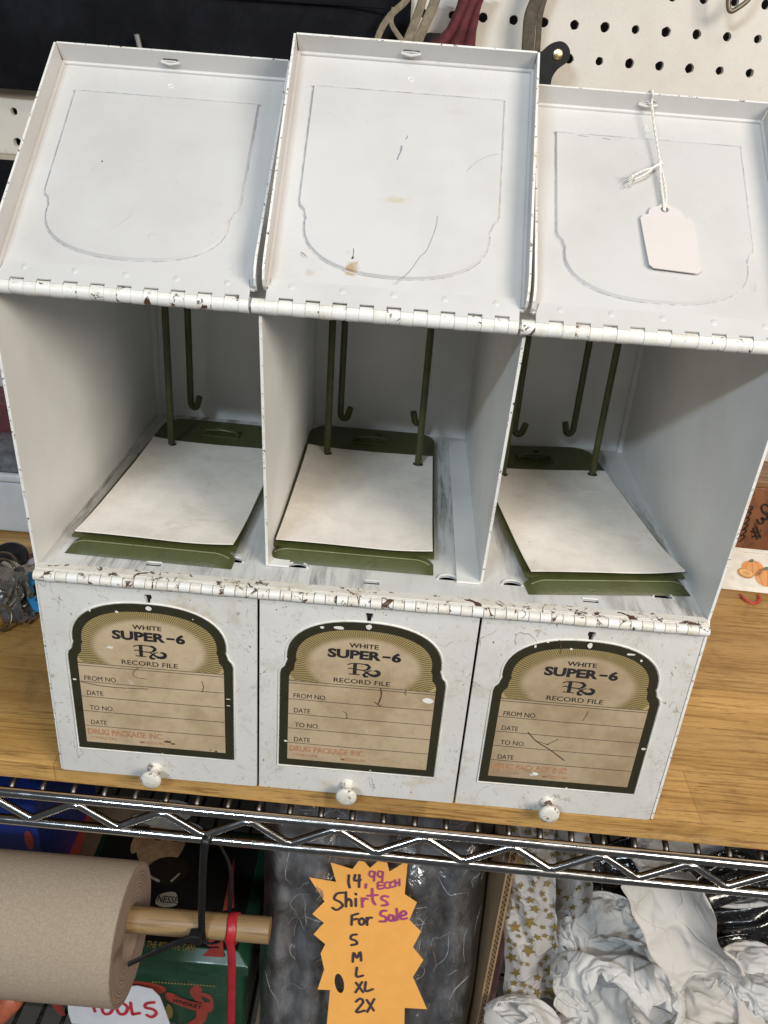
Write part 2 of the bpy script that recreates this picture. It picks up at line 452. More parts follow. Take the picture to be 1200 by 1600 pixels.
def pegboard():
    M = Mat("pegboard_paint", (.74, .70, .62), .55)
    c = M.mix(M.step(M.noise(1.3, 4, .6), .35, .7), (.72, .685, .61), (.64, .60, .53))
    c = M.mix(M.math('MULTIPLY', M.step(M.noise(24, 4, .7), .55, .8), .5), c, (.60, .55, .47))
    c = M.mix(M.step(M.noise(9, 4, .8, co=M.scale((1, 1, .35))), .69, .74, 0, .55), c, (.42, .36, .28))
    M.base(c); M.bump(M.noise(70, 3, .6), .15, .0015)
    b = MB(); px, pz, r, n = .2065, .2035, .030, 16
    x0, z0 = 2.522, 3.428
    fn = lambda x, z, h: Vector((x, 3.5 + h, z))
    for i in range(-26, 17):
        for j in range(-16, 6):
            cx, cz = x0 + i * px, z0 + j * pz
            jr = r * rnd.uniform(.88, 1.06)
            outer = []; inner = []
            for q in range(n):
                a = 2 * PI * (q + .5) / n; ca, sa = math.cos(a), math.sin(a)
                k = 1 / max(abs(ca), abs(sa))
                outer.append((cx + ca * k * px / 2, cz + sa * k * pz / 2))
                rr = jr * rnd.uniform(.93, 1.07)
                inner.append((cx + ca * rr, cz + sa * rr))
            # square corners
            io = b.add([fn(p[0], p[1], 0) for p in outer]); ii = b.add([fn(p[0], p[1], 0) for p in inner]); ib = b.add([fn(p[0], p[1], .05) for p in inner])
            for q in range(n):
                t = (q + 1) % n
                b.face((io + q, ii + q, ii + t, io + t)); b.face((ii + q, ib + q, ib + t, ii + t))
            for sx_, sz_ in ((1, 1), (-1, 1), (-1, -1), (1, -1)):
                k = b.add([fn(cx + sx_ * px / 2, cz + sz_ * pz / 2, 0)])
                q = {(1, 1): 1, (-1, 1): 5, (-1, -1): 9, (1, -1): 13}[(sx_, sz_)]
                b.face((k, io + q, io + (q + 1) % n))
    o = build(b, "pegboard_wall", M.m)
    return tag(o, "cream painted pegboard wall with rows of round black holes behind the cabinet", "pegboard")
pegboard()

# ------------------------------------------------------------------ wooden board on the wire shelf
ang = -0.0145
ca, sa = math.cos(ang), math.sin(ang)
SHF = Frame((1.6, 0.014, 0), (ca, sa, 0), (-sa, ca, 0))       # along the shelf front, into the shelf, up
M_oak = wood("oak_board", (.64, .385, .130), (.52, .295, .085), (.27, .130, .030), rough=.33, fs=2.6, plank=.37)
b = MB(); b.box(-5.5, 5.5, 0, 3.42, -.125, -.004, 0, SHF)
o = build(b, "shelf_board", M_oak, None, SHF(0, 0, 0), bevel=.006)
tag(o, "golden oak veneer board lying on the chrome wire shelf", "shelf board")

M_chrome = Mat("chrome", (.62, .61, .60), .16, 1.0)
M_chrome.base(M_chrome.mix(M_chrome.step(M_chrome.noise(30, 5, .8), .66, .76, 0, .6), (.60, .59, .57), (.16, .13, .10)))
M_chrome.rough(M_chrome.step(M_chrome.noise(9, 2, .5), .4, .75, .13, .22)); M_chrome = M_chrome.m
M_chrome_dim = plain("chrome_dimmed", (.20, .18, .16), .35, 1.0, var=.3, sc=20)  # darkened chrome for the deck wires, dim brownish reflections put into the colour
def wire_shelf(zt, label, front_y, full=True):
    base = SHF(0, front_y, zt)
    root = empty("wire_shelf", base, label, "wire shelf")
    F = lambda a, y, h: SHF(a, front_y + y, zt + h)
    for nm, h in (("top_rail", 0), ("bottom_rail", -.198)):
        t = MB(); t.cyl(F(-5.4, 0, h), F(5.4, 0, h), .027, 16); build(t, nm, M_chrome, root)
    per = .4545; ph = .049 - 1.6; path = []
    k = -9
    while ph + k * per < 5.0:
        a = ph + k * per
        pts = [(a - .025, -.040), (a + .025, -.040), (a + per * .47 - .02, -.160), (a + per * .47 + .02, -.160)]
        path += [F(x, -.004, h) for x, h in pts]; k += 1
    sm = []
    for i, p in enumerate(path):               # soften the bends
        sm.append(p)
    t = MB(); t.tube(sm, .0215, 12); build(t, "zigzag_wire", M_chrome, root)
    wires = MB()
    for q in range(-31, 32):
        x = q * .163 + .05
        wires.tube((F(x, 3.4, .0), F(x, .10, .0), F(x, .060, -.006), F(x, .046, -.022), F(x, .043, -.062)), .0165, 8)
    for y in (1.1, 2.2): wires.cyl(F(-5.4, y, 0), F(5.4, y, 0), .027, 10)
    build(wires, "deck_wires", M_chrome_dim, root)
    return root
wire_shelf(-.172, "chrome wire shelf with zigzag front rail under the oak board", -.056)
wire_shelf(-2.85, "lower chrome wire shelf carrying the green tin and the boxes", -.056)

# ------------------------------------------------------------------ the cabinet
Z1, Z2, YH, YD, DP = 1.2034, 2.4424, -.052, .184, 1.9395
cabinet = empty("record_cabinet", (1.5, 1.0, 0), "white chipped three compartment metal prescription file cabinet on the oak board", "file cabinet")
TH = .012
def slab(mb, x0, x1, pts, mi=0, me=None):       # upright sheet: outline in (y, z)
    fn = lambda y, z, h: Vector((x0 + h * (x1 - x0), y, z))
    mb.poly([pts], fn, mi, 0); mb.poly([pts], fn, mi, 1); mb.wall(pts, fn, 0, 1, mi if me is None else me)
c = MB()
side = [(.008, .004), (DP + .02, .004), (DP + .02, Z2 + .02), (YH, Z2 + .01), (.030, Z1 + .004), (.008, Z1 - .03)]
slab(c, -TH, 0, side, 0, 1); build(c, "side_panel", [M_inner, M_edge], cabinet)
c = MB(); slab(c, 3, 3 + TH, side, 0, 1); build(c, "side_panel", [M_inner, M_edge], cabinet)
c = MB(); c.box(.0005, 2.9995, DP, DP + .015, .006, Z2 + .018)
# flanged seams up the back corners and the bent foot of the back sheet
for x in (.0008, 2.9702): c.box(x, x + .029, DP - .035, DP - .003, Z1 + .003, Z2)
build(c, "back_panel", M_inner, cabinet)
c = MB(); c.box(.0005, 2.9995, YH + .01, DP - .001, Z2 + .020, Z2 + .032); build(c, "top_panel", M_white, cabinet)
c = MB(); c.box(.001, 2.999, .04, DP - .001, .004, .016); build(c, "bottom_panel", M_white, cabinet)
# floor of the upper compartments with lanced slots
fl = lambda x, y, h: Vector((x, y, Z1 + h))
holes = []; rims = []
for k in range(3):
    for xs in (.145, .845):
        cx, cy, rr = k + xs, .195, .047
        arc = [(cx + rr * math.cos(t * PI / 10), cy + rr * .92 * math.sin(t * PI / 10)) for t in range(11)]
        holes.append(arc); rims.append(arc)
    cx, cy = k + .495, .118
    holes.append([(cx - .036, cy - .012), (cx + .036, cy - .012), (cx + .036, cy + .016), (cx - .036, cy + .016)])
c = MB()
c.prism([[(.001, .002), (2.999, .002), (2.999, DP - .002), (.001, DP - .002)]] + holes, fl, -.012, 0)
for a in rims:
    c.tube([fl(x, y, .002) for x, y in a], .0065, 6)
for h in holes[2::3]:
    c.tube([fl(h[3][0], h[3][1], .001), fl(h[2][0], h[2][1], .001)], .006, 6)
build(c, "compartment_floor", M_floor, cabinet)
c = MB(); c.box(.002, 2.998, .05, DP - .02, Z1 - .16, Z1 - .14); build(c, "slot_dark_sheet", M_dark, cabinet)  # black sheet below the slots, stands for the shade inside the lower box
# leaf that closes the floor edge above the lower hinge
c = MB(); c.box(.001, 2.999, .002, .050, Z1 + .001, Z1 + .007); c.box(.001, 2.999, -.006, .0015, Z1 - .012, Z1 + .004)
build(c, "hinge_leaf", M_hinge2, cabinet)
for k, side_ in ((1, 1), (2, -1)):
    d = MB()
    x = k + (.006 if k == 1 else .0)
    out = [(YD, Z1 + .004), (DP - .006, Z1 + .004), (DP - .006, Z2 + .012), (YH + .03, Z2 + .006)]
    slab(d, x - .006, x + .006, out, 0, 1)
    if side_ > 0: d.box(x + .0065, x + .10, YD, DP - .01, Z1 + .003, Z1 + .013)
    else: d.box(x - .115, x - .0065, YD - .01, DP - .08, Z1 + .003, Z1 + .013)
    build(d, "divider", [M_inner, M_edge], cabinet)
# piano hinges
up = MB()
for k in range(0, 31):
    x = .005 + k * .1 + (.0 if k else .012)
    wd = .026
    up.cyl((max(x - wd, .001), YH + .018, Z2 + .024), (min(x + wd, 2.999), YH + .018, Z2 + .024), .0285, 18)
build(up, "upper_hinge_knuckles", M_knuck, cabinet)
for par, mt in ((0, M_hinge2), (1, M_knuck)):
    lo = MB()
    for k in range(par, 60, 2):
        dz = rnd.uniform(-.0015, .0015)
        lo.cyl((k * .05 + .0015, -.014, Z1 - .022 + dz), (k * .05 + .0485, -.014, Z1 - .022 + dz), .0245 + rnd.uniform(-.001, .001), 16)
    build(lo, "lower_hinge_knuckles", mt, cabinet)

# --- shapes of the label
def label_outline(ins=0.0, n=26):
    cx, hw, zb, zs, ah, az, top = .490, .388, .172, .745, .358, .838, 1.062
    L = [(cx + hw - ins, zb + ins), (cx + hw - ins, zs - ins * .5)]
    # shoulder: round out, then a small step in to the arch
    L += [(cx + hw - .006 - ins, zs + .022 - ins * .45), (cx + hw - .022 - ins, zs + .040 - ins * .4), (cx + ah + .002 - ins * .95, az - .030), (cx + ah - .004 - ins, az - .012)]
    R = []
    for q in range(n + 1):
        t = PI * q / n; c_, s_ = math.cos(t), math.sin(t)
        e = 2 / 2.35
        R.append((cx + (ah - ins) * math.copysign(abs(c_) ** e, c_), az + (top - az - ins) * abs(s_) ** e))
    left = [(2 * cx - x, z) for x, z in reversed(L)]
    return L + R + left

def door(k, flakes, scr, drop):
    x0 = k + .004 if k else .002
    x1 = k + .992
    fr = Frame((k, 0, 0), (1, 0, 0), (0, 0, 1))          # normal faces the viewer (-y)
    W0, W1 = x0 - k, x1 - k
    key = [(.487, 1.088), (.492, 1.060), (.506, 1.060), (.509, 1.088), (.517, 1.100), (.514, 1.116), (.484, 1.116), (.480, 1.100)]
    rc = .014
    out = [(W0, .006), (W1 - rc, .003), (W1 - .003, .007), (W1, .016), (W1, Z1 - .052), (W0, Z1 - .052)]
    d = MB(); d.prism([out, key], fr, -.022, 0)
    # chip under the key slot, edge chips, scratches
    dm = build(d, "lower_door", M_door, cabinet, (k, 0, 0))
    bk = MB(); bk.box(.46, .54, 1.04, 1.13, -.036, -.026, 0, fr); build(bk, "latch_recess", M_dark, dm, (k, 0, 0))
    # label
    s = MB()
    inner = label_outline(.042)
    s.poly([inner], fr, 0, .0035)
    build_lab = s
    s.poly([label_outline(0), inner], fr, 1, .0030)
    s.wall(label_outline(0), fr, 0, .0030, 1)
    s.tube([fr(a, z, .001) for a, z in label_outline(-.007)], .0045, 6, 6, closed=True)
    H = .0048
    for z, wd in ((.7035, .0032), (.6895, .0032)): s.ribbon([(.145, z), (.835, z)], wd, fr, 3, H)
    for z in (.592, .501, .411, .319):
        s.ribbon([(.147, z + .002), (.49, z), (.833, z + .0015)], .0032, fr, 3, H)
    s.text("WHITE", .485, .924, .024, fr, 2, H, width=.135, bold=.02, center=True)
    s.text("SUPER", .320, .862, .046, fr, 2, H, width=.248, bold=.045)
    s.ribbon([(.577, .884), (.607, .884)], .011, fr, 2, H)
    s.text("6", .616, .862, .046, fr, 2, H, width=.044, bold=.045)
    # Rx monogram in pen strokes of varying width
    R = lambda pts, w_: s.ribbon(catmull(pts, 6), w_, fr, 2, H + .0003 * rnd.random())
    s.ribbon([(.450, .776), (.450, .830)], .017, fr, 2, H)
    s.ribbon([(.425, .772), (.472, .771)], .0055, fr, 2, H + .0002); s.ribbon(catmull([(.417, .825), (.432, .832), (.460, .835), (.484, .834)], 5), .0055, fr, 2, H + .0004)
    R([(.484, .834), (.508, .830), (.516, .818), (.507, .805), (.490, .799), (.452, .800)], [.006] * 4 + [.012] * 6 + [.016] * 5 + [.012] * 5 + [.006] * 11)
    R([(.420, .802), (.430, .806), (.440, .802), (.452, .801)], .005)
    R([(.488, .799), (.503, .790), (.520, .777), (.540, .771), (.558, .777), (.563, .790), (.552, .800), (.540, .800)], [.006] * 8 + [.011] * 6 + [.015] * 6 + [.017] * 14 + [.012] * 5 + [.006] * 4)
    R([(.528, .801), (.514, .795), (.500, .783), (.494, .772), (.501, .763), (.511, .764)], [.005] * 8 + [.009] * 8 + [.014] * 9 + [.010] * 6)
    s.text("RECORD FILE", .487, .717, .026, fr, 2, H, width=.265, bold=.006, center=True)
    for z, tx, wd, ax in ((.600, "FROM NO.", .158, .168), (.511, "DATE", .078, .172), (.421, "TO NO.", .118, .178), (.329, "DATE", .078, .176)):
        s.text(tx, ax, z + .002, .028, fr, 2, H, width=wd)
    s.text("DRUG PACKAGE INC.", .155, .268, .034, fr, 4, H, width=.375, bold=.03)
    s.text("O'FALLON,", .168, .238, .017, fr, 4, H, width=.128, bold=.012)
    s.text("MISSOURI", .410, .232, .017, fr, 4, H, width=.122, bold=.012)
    for a, z, r1, r2, ro in flakes:
        P = [(a + r1 * rnd.uniform(.7, 1.1) * math.cos(2 * PI * q / 9), z + r2 * rnd.uniform(.7, 1.1) * math.sin(2 * PI * q / 9)) for q in range(9)]
        s.poly([P], fr, 6 if ro == 0 else 7, H + .0012)
    for pts, wd in scr: s.ribbon(catmull(pts, 5), wd, fr, 5, H + .0008)
    build(s, "label_sticker", [M_label[k], M_border, M_ink, M_line, M_orange, M_rust, M_flake, M_rust], dm, (k, 0, 0))
    kx = (.476, .452, .462)[k]
    kn = MB()
    kn.lathe((k + kx, -.001, .068), (0, -1, 0), [(0, .040), (.006, .038), (.012, .026), (.028, .021), (.060, .022), (.066, .046), (.074, .052), (.084, .052), (.092, .046), (.096, .030), (.0965, .003)], 28)
    build(kn, "knob", M_knob, dm, (k + kx, 0, .068))
    return dm
chipkey = lambda: (.500, 1.045, .014, .016, 0)
door(0, [chipkey(), (.228, 1.010, .006, .009, 0), (.352, 1.012, .009, .007, 0), (.120, .602, .010, .006, 0), (.307, .808, .018, .007, 0), (.550, .257, .020, .009, 1), (.575, .246, .012, .006, 1), (.790, .222, .007, .006, 1), (.762, .226, .004, .004, 1), (.855, .560, .012, .003, 0), (.855, .520, .010, .003, 0), (.520, .178, .006, .003, 0), (.700, 1.005, .004, .003, 0)],
     [([(.43, .70), (.405, .672), (.415, .645), (.47, .640)], .0028), ([(.15, .590), (.25, .575), (.36, .574), (.47, .580)], .004), ([(.73, .655), (.738, .62), (.73, .59)], .0025)], .10)
door(1, [chipkey(), (.365, 1.028, .030, .010, 0), (.290, 1.022, .012, .008, 0), (.805, .652, .028, .019, 0), (.135, .330, .010, .006, 0), (.56, .183, .006, .003, 0), (.850, .870, .004, .006, 0), (.845, .905, .004, .005, 0)],
     [([(.578, .700), (.583, .66), (.572, .606)], .006), ([(.555, .617), (.578, .598), (.586, .604)], .004), ([(.70, .705), (.692, .69), (.70, .675)], .003), ([(.41, .545), (.425, .53), (.428, .50)], .003)], .14)
door(2, [chipkey(), (.310, 1.046, .008, .005, 0), (.258, 1.016, .006, .010, 0), (.690, 1.015, .022, .006, 0), (.744, .985, .006, .008, 0), (.420, 1.018, .008, .006, 0), (.862, .470, .014, .008, 0), (.372, .252, .020, .012, 0), (.355, .244, .010, .007, 0), (.54, .178, .008, .004, 0)],
     [([(.30, .512), (.35, .46), (.42, .415), (.50, .355)], .005), ([(.34, .465), (.41, .445)], .003), ([(.45, .485), (.40, .445)], .003), ([(.36, 1.06), (.372, 1.02), (.376, .99)], .005), ([(.56, .67), (.555, .64), (.545, .61)], .0025)], .05)

# --- lids thrown open
LL, FH = 1.138, .092
AX = Vector((0, YH + .018, Z2 + .024))      # axis of the upper piano hinge
def lid_stained():
    m2 = M_lid.copy(); m2.name = "lid_enamel_stained"; t = m2.node_tree; N = t.nodes; L = t.links
    p = N["Principled BSDF"]; src = p.inputs["Base Color"].links[0].from_socket
    tc = N.new("ShaderNodeTexCoord"); nz = N.new("ShaderNodeTexNoise"); nz.inputs["Scale"].default_value = 90; nz.inputs["Detail"].default_value = 5; nz.inputs["Roughness"].default_value = .7
    L.new(tc.outputs["Object"], nz.inputs["Vector"])
    tvec = Vector((0, math.sin(.755), math.cos(.755)))
    for (a, b, ra, rb, amt, col) in ((.47, .475, .085, .020, .45, (.50, .40, .22)), (.335, .165, .035, .045, .85, (.40, .27, .12)), (.320, .235, .03, .03, .5, (.45, .33, .17)), (.175, .14, .02, .022, .4, (.42, .32, .2)), (.70, .9, .06, .03, .25, (.5, .44, .36))):
        c = (Vector((a, 0, .042)) + Vector((0, .002, 0)) + tvec * b) * S
        mp = N.new("ShaderNodeVectorMath"); mp.operation = 'SUBTRACT'; L.new(tc.outputs["Object"], mp.inputs[0]); mp.inputs[1].default_value = c
        sc = N.new("ShaderNodeVectorMath"); sc.operation = 'MULTIPLY'; L.new(mp.outputs[0], sc.inputs[0]); sc.inputs[1].default_value = (1 / (ra * S), 1 / (rb * S), 1 / (rb * S))
        ln = N.new("ShaderNodeVectorMath"); ln.operation = 'LENGTH'; L.new(sc.outputs[0], ln.inputs[0])
        ad = N.new("ShaderNodeMath"); ad.operation = 'MULTIPLY_ADD'; L.new(nz.outputs[0], ad.inputs[0]); ad.inputs[1].default_value = 3.2; L.new(ln.outputs["Value"], ad.inputs[2])
        mr = N.new("ShaderNodeMapRange"); mr.interpolation_type = 'SMOOTHSTEP'; L.new(ad.outputs[0], mr.inputs[0]); mr.inputs[1].default_value = 1.75; mr.inputs[2].default_value = 2.5; mr.inputs[3].default_value = amt; mr.inputs[4].default_value = 0
        mx = N.new("ShaderNodeMix"); mx.data_type = 'RGBA'; L.new(mr.outputs[0], mx.inputs[0]); L.new(src, mx.inputs[6]); mx.inputs[7].default_value = (*col, 1); src = mx.outputs[2]
    L.new(src, p.inputs["Base Color"]); return m2
M_lidm = lid_stained()
def lid(k, a, mlid, marks):
    hp = Vector((k, YH + .002, Z2 + .042))
    t = Vector((0, math.sin(a), math.cos(a)))
    fr = Frame(hp, (1, 0, 0), t)                      # normal towards the viewer
    W0, W1 = (.018, .983)
    if k == 1: W0, W1 = .026, .984
    emb0 = [(x, 1.204 - z) for x, z in label_outline(.004)]
    emb0 = [(x, .985 - (1.204 - s_ - .176) * .955) for x, s_ in emb0]
    cxm = sum(p[0] for p in emb0) / len(emb0)
    emb1 = [(.49 + (x - .49) * .985, .60 + (s_ - .60) * .987) for x, s_ in emb0]
    p = MB()
    p.poly([[(W0, .05), (W1, .05), (W1, LL), (W0, LL)], emb0], fr, 0, 0)
    n = len(emb0)
    i = p.add([fr(x, s_, 0) for x, s_ in emb0] + [fr(x, s_, .010) for x, s_ in emb1])
    for q in range(n):
        j = (q + 1) % n
        p.face((i + q, i + j, i + n + j, i + n + q), 0, True)
    p.poly([emb1], fr, 0, .010)
    embd = [(.49 + (x - .49) * 1.006, .60 + (s_ - .60) * 1.006) for x, s_ in emb0]  # thin grey line drawn along the embossed outline
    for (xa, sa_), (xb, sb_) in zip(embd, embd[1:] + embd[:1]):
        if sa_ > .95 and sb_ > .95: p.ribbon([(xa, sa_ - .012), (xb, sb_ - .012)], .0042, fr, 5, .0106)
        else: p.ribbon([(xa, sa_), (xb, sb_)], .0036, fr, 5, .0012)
    p.poly([[(W0, .05), (W1, .05), (W1, LL), (W0, LL)]], fr, 0, -.006)
    # side flanges, rounded off towards the hinge
    prof = [(.055, -.006), (LL + .004, -.006), (LL + .004, FH), (.135, FH), (.090, FH * .88), (.062, FH * .62), (.052, FH * .3)]
    for x, sg in ((W0, -1), (W1, 1)):
        g = lambda s_, h, d, x=x, sg=sg: fr(x + sg * d, s_, h)
        p.poly([prof], g, 0, 0); p.poly([prof], g, 0, .009); p.wall(prof, g, 0, .009, 1)
        p.tube([fr(x - sg * .004, .06, .003), fr(x - sg * .004, LL, .003)], .009, 8, 0)
    g = lambda x, h, d: fr(x, LL + d, h)
    sl = [(.455, .046), (.515, .046), (.520, .052), (.515, .058), (.455, .058), (.450, .052)]
    tf = [(W0 + .006, -.006), (W1 - .006, -.006), (W1 - .002, FH), (W0 + .002, FH)]
    p.prism([tf, sl], g, 0, .009, 0, 1)
    p.tube([fr(.446, LL - .004, .044), fr(.485, LL - .012, .041), fr(.524, LL - .004, .044)], .006, 6, 0)
    p.tube([fr(W0 + .008, LL - .004, .003), fr(W1 - .008, LL - .004, .003)], .009, 8, 0)
    # spot weld mark
    p.tube([fr(.492 + .011 * math.cos(2 * PI * q / 12), 1.050 + .011 * math.sin(2 * PI * q / 12), .0) for q in range(12)], .0022, 5, 1, closed=True)
    for pts, wd, mi in marks: p.ribbon(catmull(pts, 6), wd, fr, mi, .0125)
    lo = build(p, "lid", [mlid, M_edge, M_stain, M_hair, M_rust, M_grey_line], cabinet, (k, YH, Z2))
    # hinge leaf with notches, riveted on the inside
    e0, e1 = .030, .968
    pts = []
    notch = [(.105 + .1 * q - .027, .105 + .1 * q + .027) for q in range(9)]
    base = [(e0, .004)]
    for n0, n1 in notch: base += [(n0, .004), (n0, .021), (n1, .021), (n1, .004)]
    loop = base + [(e1, .004), (e1, .04), (e1 - .012, .096), (e0 + .014, .096), (e0, .04)]
    h = MB(); h.prism([loop], fr, .001, .008)
    ks = [e0] + [v for nn in notch for v in nn] + [e1]
    for q in range(0, len(ks), 2):
        h.cyl(AX + Vector((k + ks[q], 0, 0)), AX + Vector((k + ks[q + 1], 0, 0)), .030, 20, 1)
    for q in range(5): h.lathe(fr(.12 + q * .19, .070, .0075), fr.n, [(0, .014), (.0016, .012), (.002, .002)], 14)
    build(h, "hinge_leaf", [M_lid, M_hinge], lo, (k, YH, Z2))
    return lo
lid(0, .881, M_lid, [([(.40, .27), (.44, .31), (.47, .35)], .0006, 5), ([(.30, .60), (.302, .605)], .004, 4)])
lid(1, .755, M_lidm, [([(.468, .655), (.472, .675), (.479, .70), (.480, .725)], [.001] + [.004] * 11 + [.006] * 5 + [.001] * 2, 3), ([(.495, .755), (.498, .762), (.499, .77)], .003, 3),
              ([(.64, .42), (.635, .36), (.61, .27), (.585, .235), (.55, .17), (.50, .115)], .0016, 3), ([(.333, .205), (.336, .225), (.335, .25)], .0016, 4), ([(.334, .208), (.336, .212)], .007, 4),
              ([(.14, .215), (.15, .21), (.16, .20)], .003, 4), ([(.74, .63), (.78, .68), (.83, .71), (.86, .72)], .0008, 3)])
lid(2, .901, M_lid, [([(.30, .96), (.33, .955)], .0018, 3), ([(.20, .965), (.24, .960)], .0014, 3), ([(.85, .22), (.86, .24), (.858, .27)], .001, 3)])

# ------------------------------------------------------------------ file boards with their arches, and the record sheets
def board(name_label, paper_label, pf, rot, posts, hooks):
    """pf: front-left corner of the sheet on the floor plan, rot: turn on the floor"""
    cr, sr = math.cos(rot), math.sin(rot)
    fr = Frame((pf[0], pf[1], Z1), (cr, sr, 0), (-sr, cr, 0))
    root = empty("file_board", fr(.37, .6, 0), name_label, "file board", "olive file boards in the upper compartments")
    W, Lb = .775, 1.545
    x0 = -.022
    mb = MB()
    def surf(u, v):
        x = x0 + W * u; e = min(u, 1 - u) * W
        ef = min(1, e / .09); ef = math.sin(ef * PI / 2) ** .7 if ef > 0 else 0
        y = -.088 + v * .098
        return fr(x, y, .003 + .0445 * ef * min(1, max(0, v / .55)) ** .85)
    mb.grid(surf, 36, 16)
    mb.tube([surf(k_ / 36, .55) + Vector((0, 0, .0005)) for k_ in range(1, 36)], .0035, 6, 1)
    rb = .12
    out = [(x0, .008), (x0 + W, .008), (x0 + W, Lb - rb)] + [(x0 + W - rb + rb * math.cos(t * PI / 12), Lb - rb + rb * math.sin(t * PI / 12)) for t in range(1, 6)] + \
          [(x0 + W - rb, Lb), (x0 + rb, Lb)] + [(x0 + rb - rb * math.sin(t * PI / 12), Lb - rb + rb * math.cos(t * PI / 12)) for t in range(1, 6)] + [(x0, Lb - rb)]
    hole = [(.40 + .022 * math.cos(2 * PI * q / 12), 1.455 + .022 * math.sin(2 * PI * q / 12)) for q in range(12)]
    mb.prism([out, hole], fr, .034, .046)
    build(mb, "board", [M_greend, M_greenl], root)
    cl = MB()
    for q in range(7):
        pass
    cl.tube([fr(.26, 1.345, .05), fr(.27, 1.345, .072), fr(.36, 1.350, .078), fr(.45, 1.345, .072), fr(.46, 1.345, .05)], .018, 10, flat=.6)
    cl.box(.25, .47, 1.30, 1.40, .047, .056, 0, fr)
    build(cl, "arch_latch", M_green, root)
    for (px, py), (hx, hy, hz, curl) in zip(posts, hooks):
        p = Vector((px, py, Z1 + .04)); q = Vector((hx, hy, hz))
        zt = 2.20
        path = [p, Vector((px + (hx - px) * .02, py, 1.7)), Vector((px, py, zt))]
        r = (hy - py) / 2
        for t in range(1, 12):
            A = PI * t / 12; f = (1 - math.cos(A)) / 2
            path.append(Vector((px + (hx - px) * f, py + (hy - py) * f, zt + r * math.sin(A))))
        path += [Vector((hx, hy, zt)), Vector((hx, hy, hz + .03))]
        for t in range(1, 8):
            A = PI * t / 8
            path.append(Vector((hx + curl * .024 * (1 - math.cos(A)), hy - .01 * (1 - math.cos(A)), hz + .03 - .030 * math.sin(A))))
        path.append(Vector((hx + curl * .060, hy - .022, hz + .075)))
        w_ = MB(); w_.tube(path, .0195, 12); build(w_, "wire_arch", M_wire, root)
    # the sheet, slightly lifting at its front edge
    s = MB(); PW, PL, H = .742, 1.165, .0505
    def sh(u, v, top):
        lift = .016 * (max(0, .35 - v) / .35) ** 2 + .020 * (max(0, u - .6) / .4) ** 2 * (max(0, .3 - v) / .3) ** 1.5 + .012 * (max(0, .3 - u) / .3) ** 2 * max(0, v - .7) / .3 + .006 * math.sin(u * 3 + 1) * (1 - v) + .010 * max(0, v - .9) * 10 * abs(u - .5)
        return fr(u * PW, v * PL, H + lift + (.006 if top else 0))
    s.grid(lambda u, v: sh(u, v, True), 16, 24)
    s.grid(lambda u, v: sh(1 - u, v, False), 16, 24)
    per = [(k / 16, 0) for k in range(16)] + [(1, k / 24) for k in range(24)] + [(1 - k / 16, 1) for k in range(16)] + [(0, 1 - k / 24) for k in range(24)]
    n = len(per); i = s.add([sh(u, v, False) for u, v in per] + [sh(u, v, True) for u, v in per])
    for q in range(n): s.face((i + q, i + (q + 1) % n, i + n + (q + 1) % n, i + n + q))
    for (px, py) in posts:                       # punched holes
        d = Vector((px, py, Z1)) - fr.o; a_, b_ = d.dot(fr.ex), d.dot(fr.ey)
        s.disc(a_, b_ - .004, .030, .026, fr, 1, H + .0095)
    o = build(s, "record_sheet", [M_card, M_dark], None, fr(.37, .6, H))
    tag(o, paper_label, "paper sheet", "blank record sheets on the file boards")
ZP = Z1 + .058
def fp(u, v): p = hit(u, v, 2, ZP); return (p.x, p.y)
board("olive green file board with wire arches in the left compartment", "blank cream sheet on the file board in the left compartment",
      fp(118, 834), -.028, [fp(268, 694), fp(419, 713)], [(.282, 1.70, 1.365, 1), (.80, 1.69, 1.37, -1)])
board("olive green file board with wire arches in the middle compartment", "blank cream sheet on the file board in the middle compartment",
      fp(431, 847), -.008, [fp(511, 708), fp(653, 725)], [(1.200, 1.71, 1.370, 1), (1.702, 1.69, 1.385, -1)])
board("olive green file board turned askew in the right compartment under the price tag", "blank cream sheet lying askew in the right compartment",
      fp(829, 897), .135, [fp(785, 741), fp(925, 741)], [(2.26, 1.66, 1.38, 1), (2.625, 1.72, 1.385, -1)])

# ------------------------------------------------------------------ price tag on the right lid
a3 = .901
LT = LL + .045
LF = Frame(Vector((2, YH + .002, Z2 + .042)) - Vector((0, math.sin(a3), math.cos(a3))) * .045, (1, 0, 0), (0, math.sin(a3), math.cos(a3)))
tagr = empty("price_tag", LF(.53, .63, .012), "blank white price tag hanging by string from the right lid", "price tag")
out = [(.470, .330), (.640, .322), (.655, .338), (.646, .575), (.630, .594), (.606, .602), (.600, .626), (.584, .644), (.562, .648), (.545, .664), (.520, .664), (.508, .648), (.482, .640), (.470, .622), (.466, .602), (.446, .598), (.434, .580), (.445, .45), (.455, .345)]
hole = [(.532 + .016 * math.cos(2 * PI * q / 14), .632 + .016 * math.sin(2 * PI * q / 14)) for q in range(14)]
curl = lambda x, y, h: LF(x, y, h + .018 + .028 * max(0, (.56 - y)) * (1 + (.53 - x) * 3))
t = MB(); t.prism([out, hole], curl, 0, .004); build(t, "tag_card", M_tagp, tagr)
st = MB()
def twisted(pts, r, mi=0, k=10):
    P = catmull(pts, k); n = len(P)
    for ph in (0, PI):
        st.tube([p + (LF.ex * math.cos(q * 1.1 + ph) + LF.n * math.sin(q * 1.1 + ph)) * r * .7 for q, p in enumerate(P)], r, 6)
slot = LF(.493, LT + .004, .052)
twisted([LF(.475, LT + .012, .05), LF(.478, LT + .016, .085), LF(.483, LT + .008, .103), LF(.490, LT - .006, .098), LF(.497, LT - .012, .06), LF(.505, 1.05, .050), LF(.515, .95, .042), LF(.522, .86, .036)], .0036)
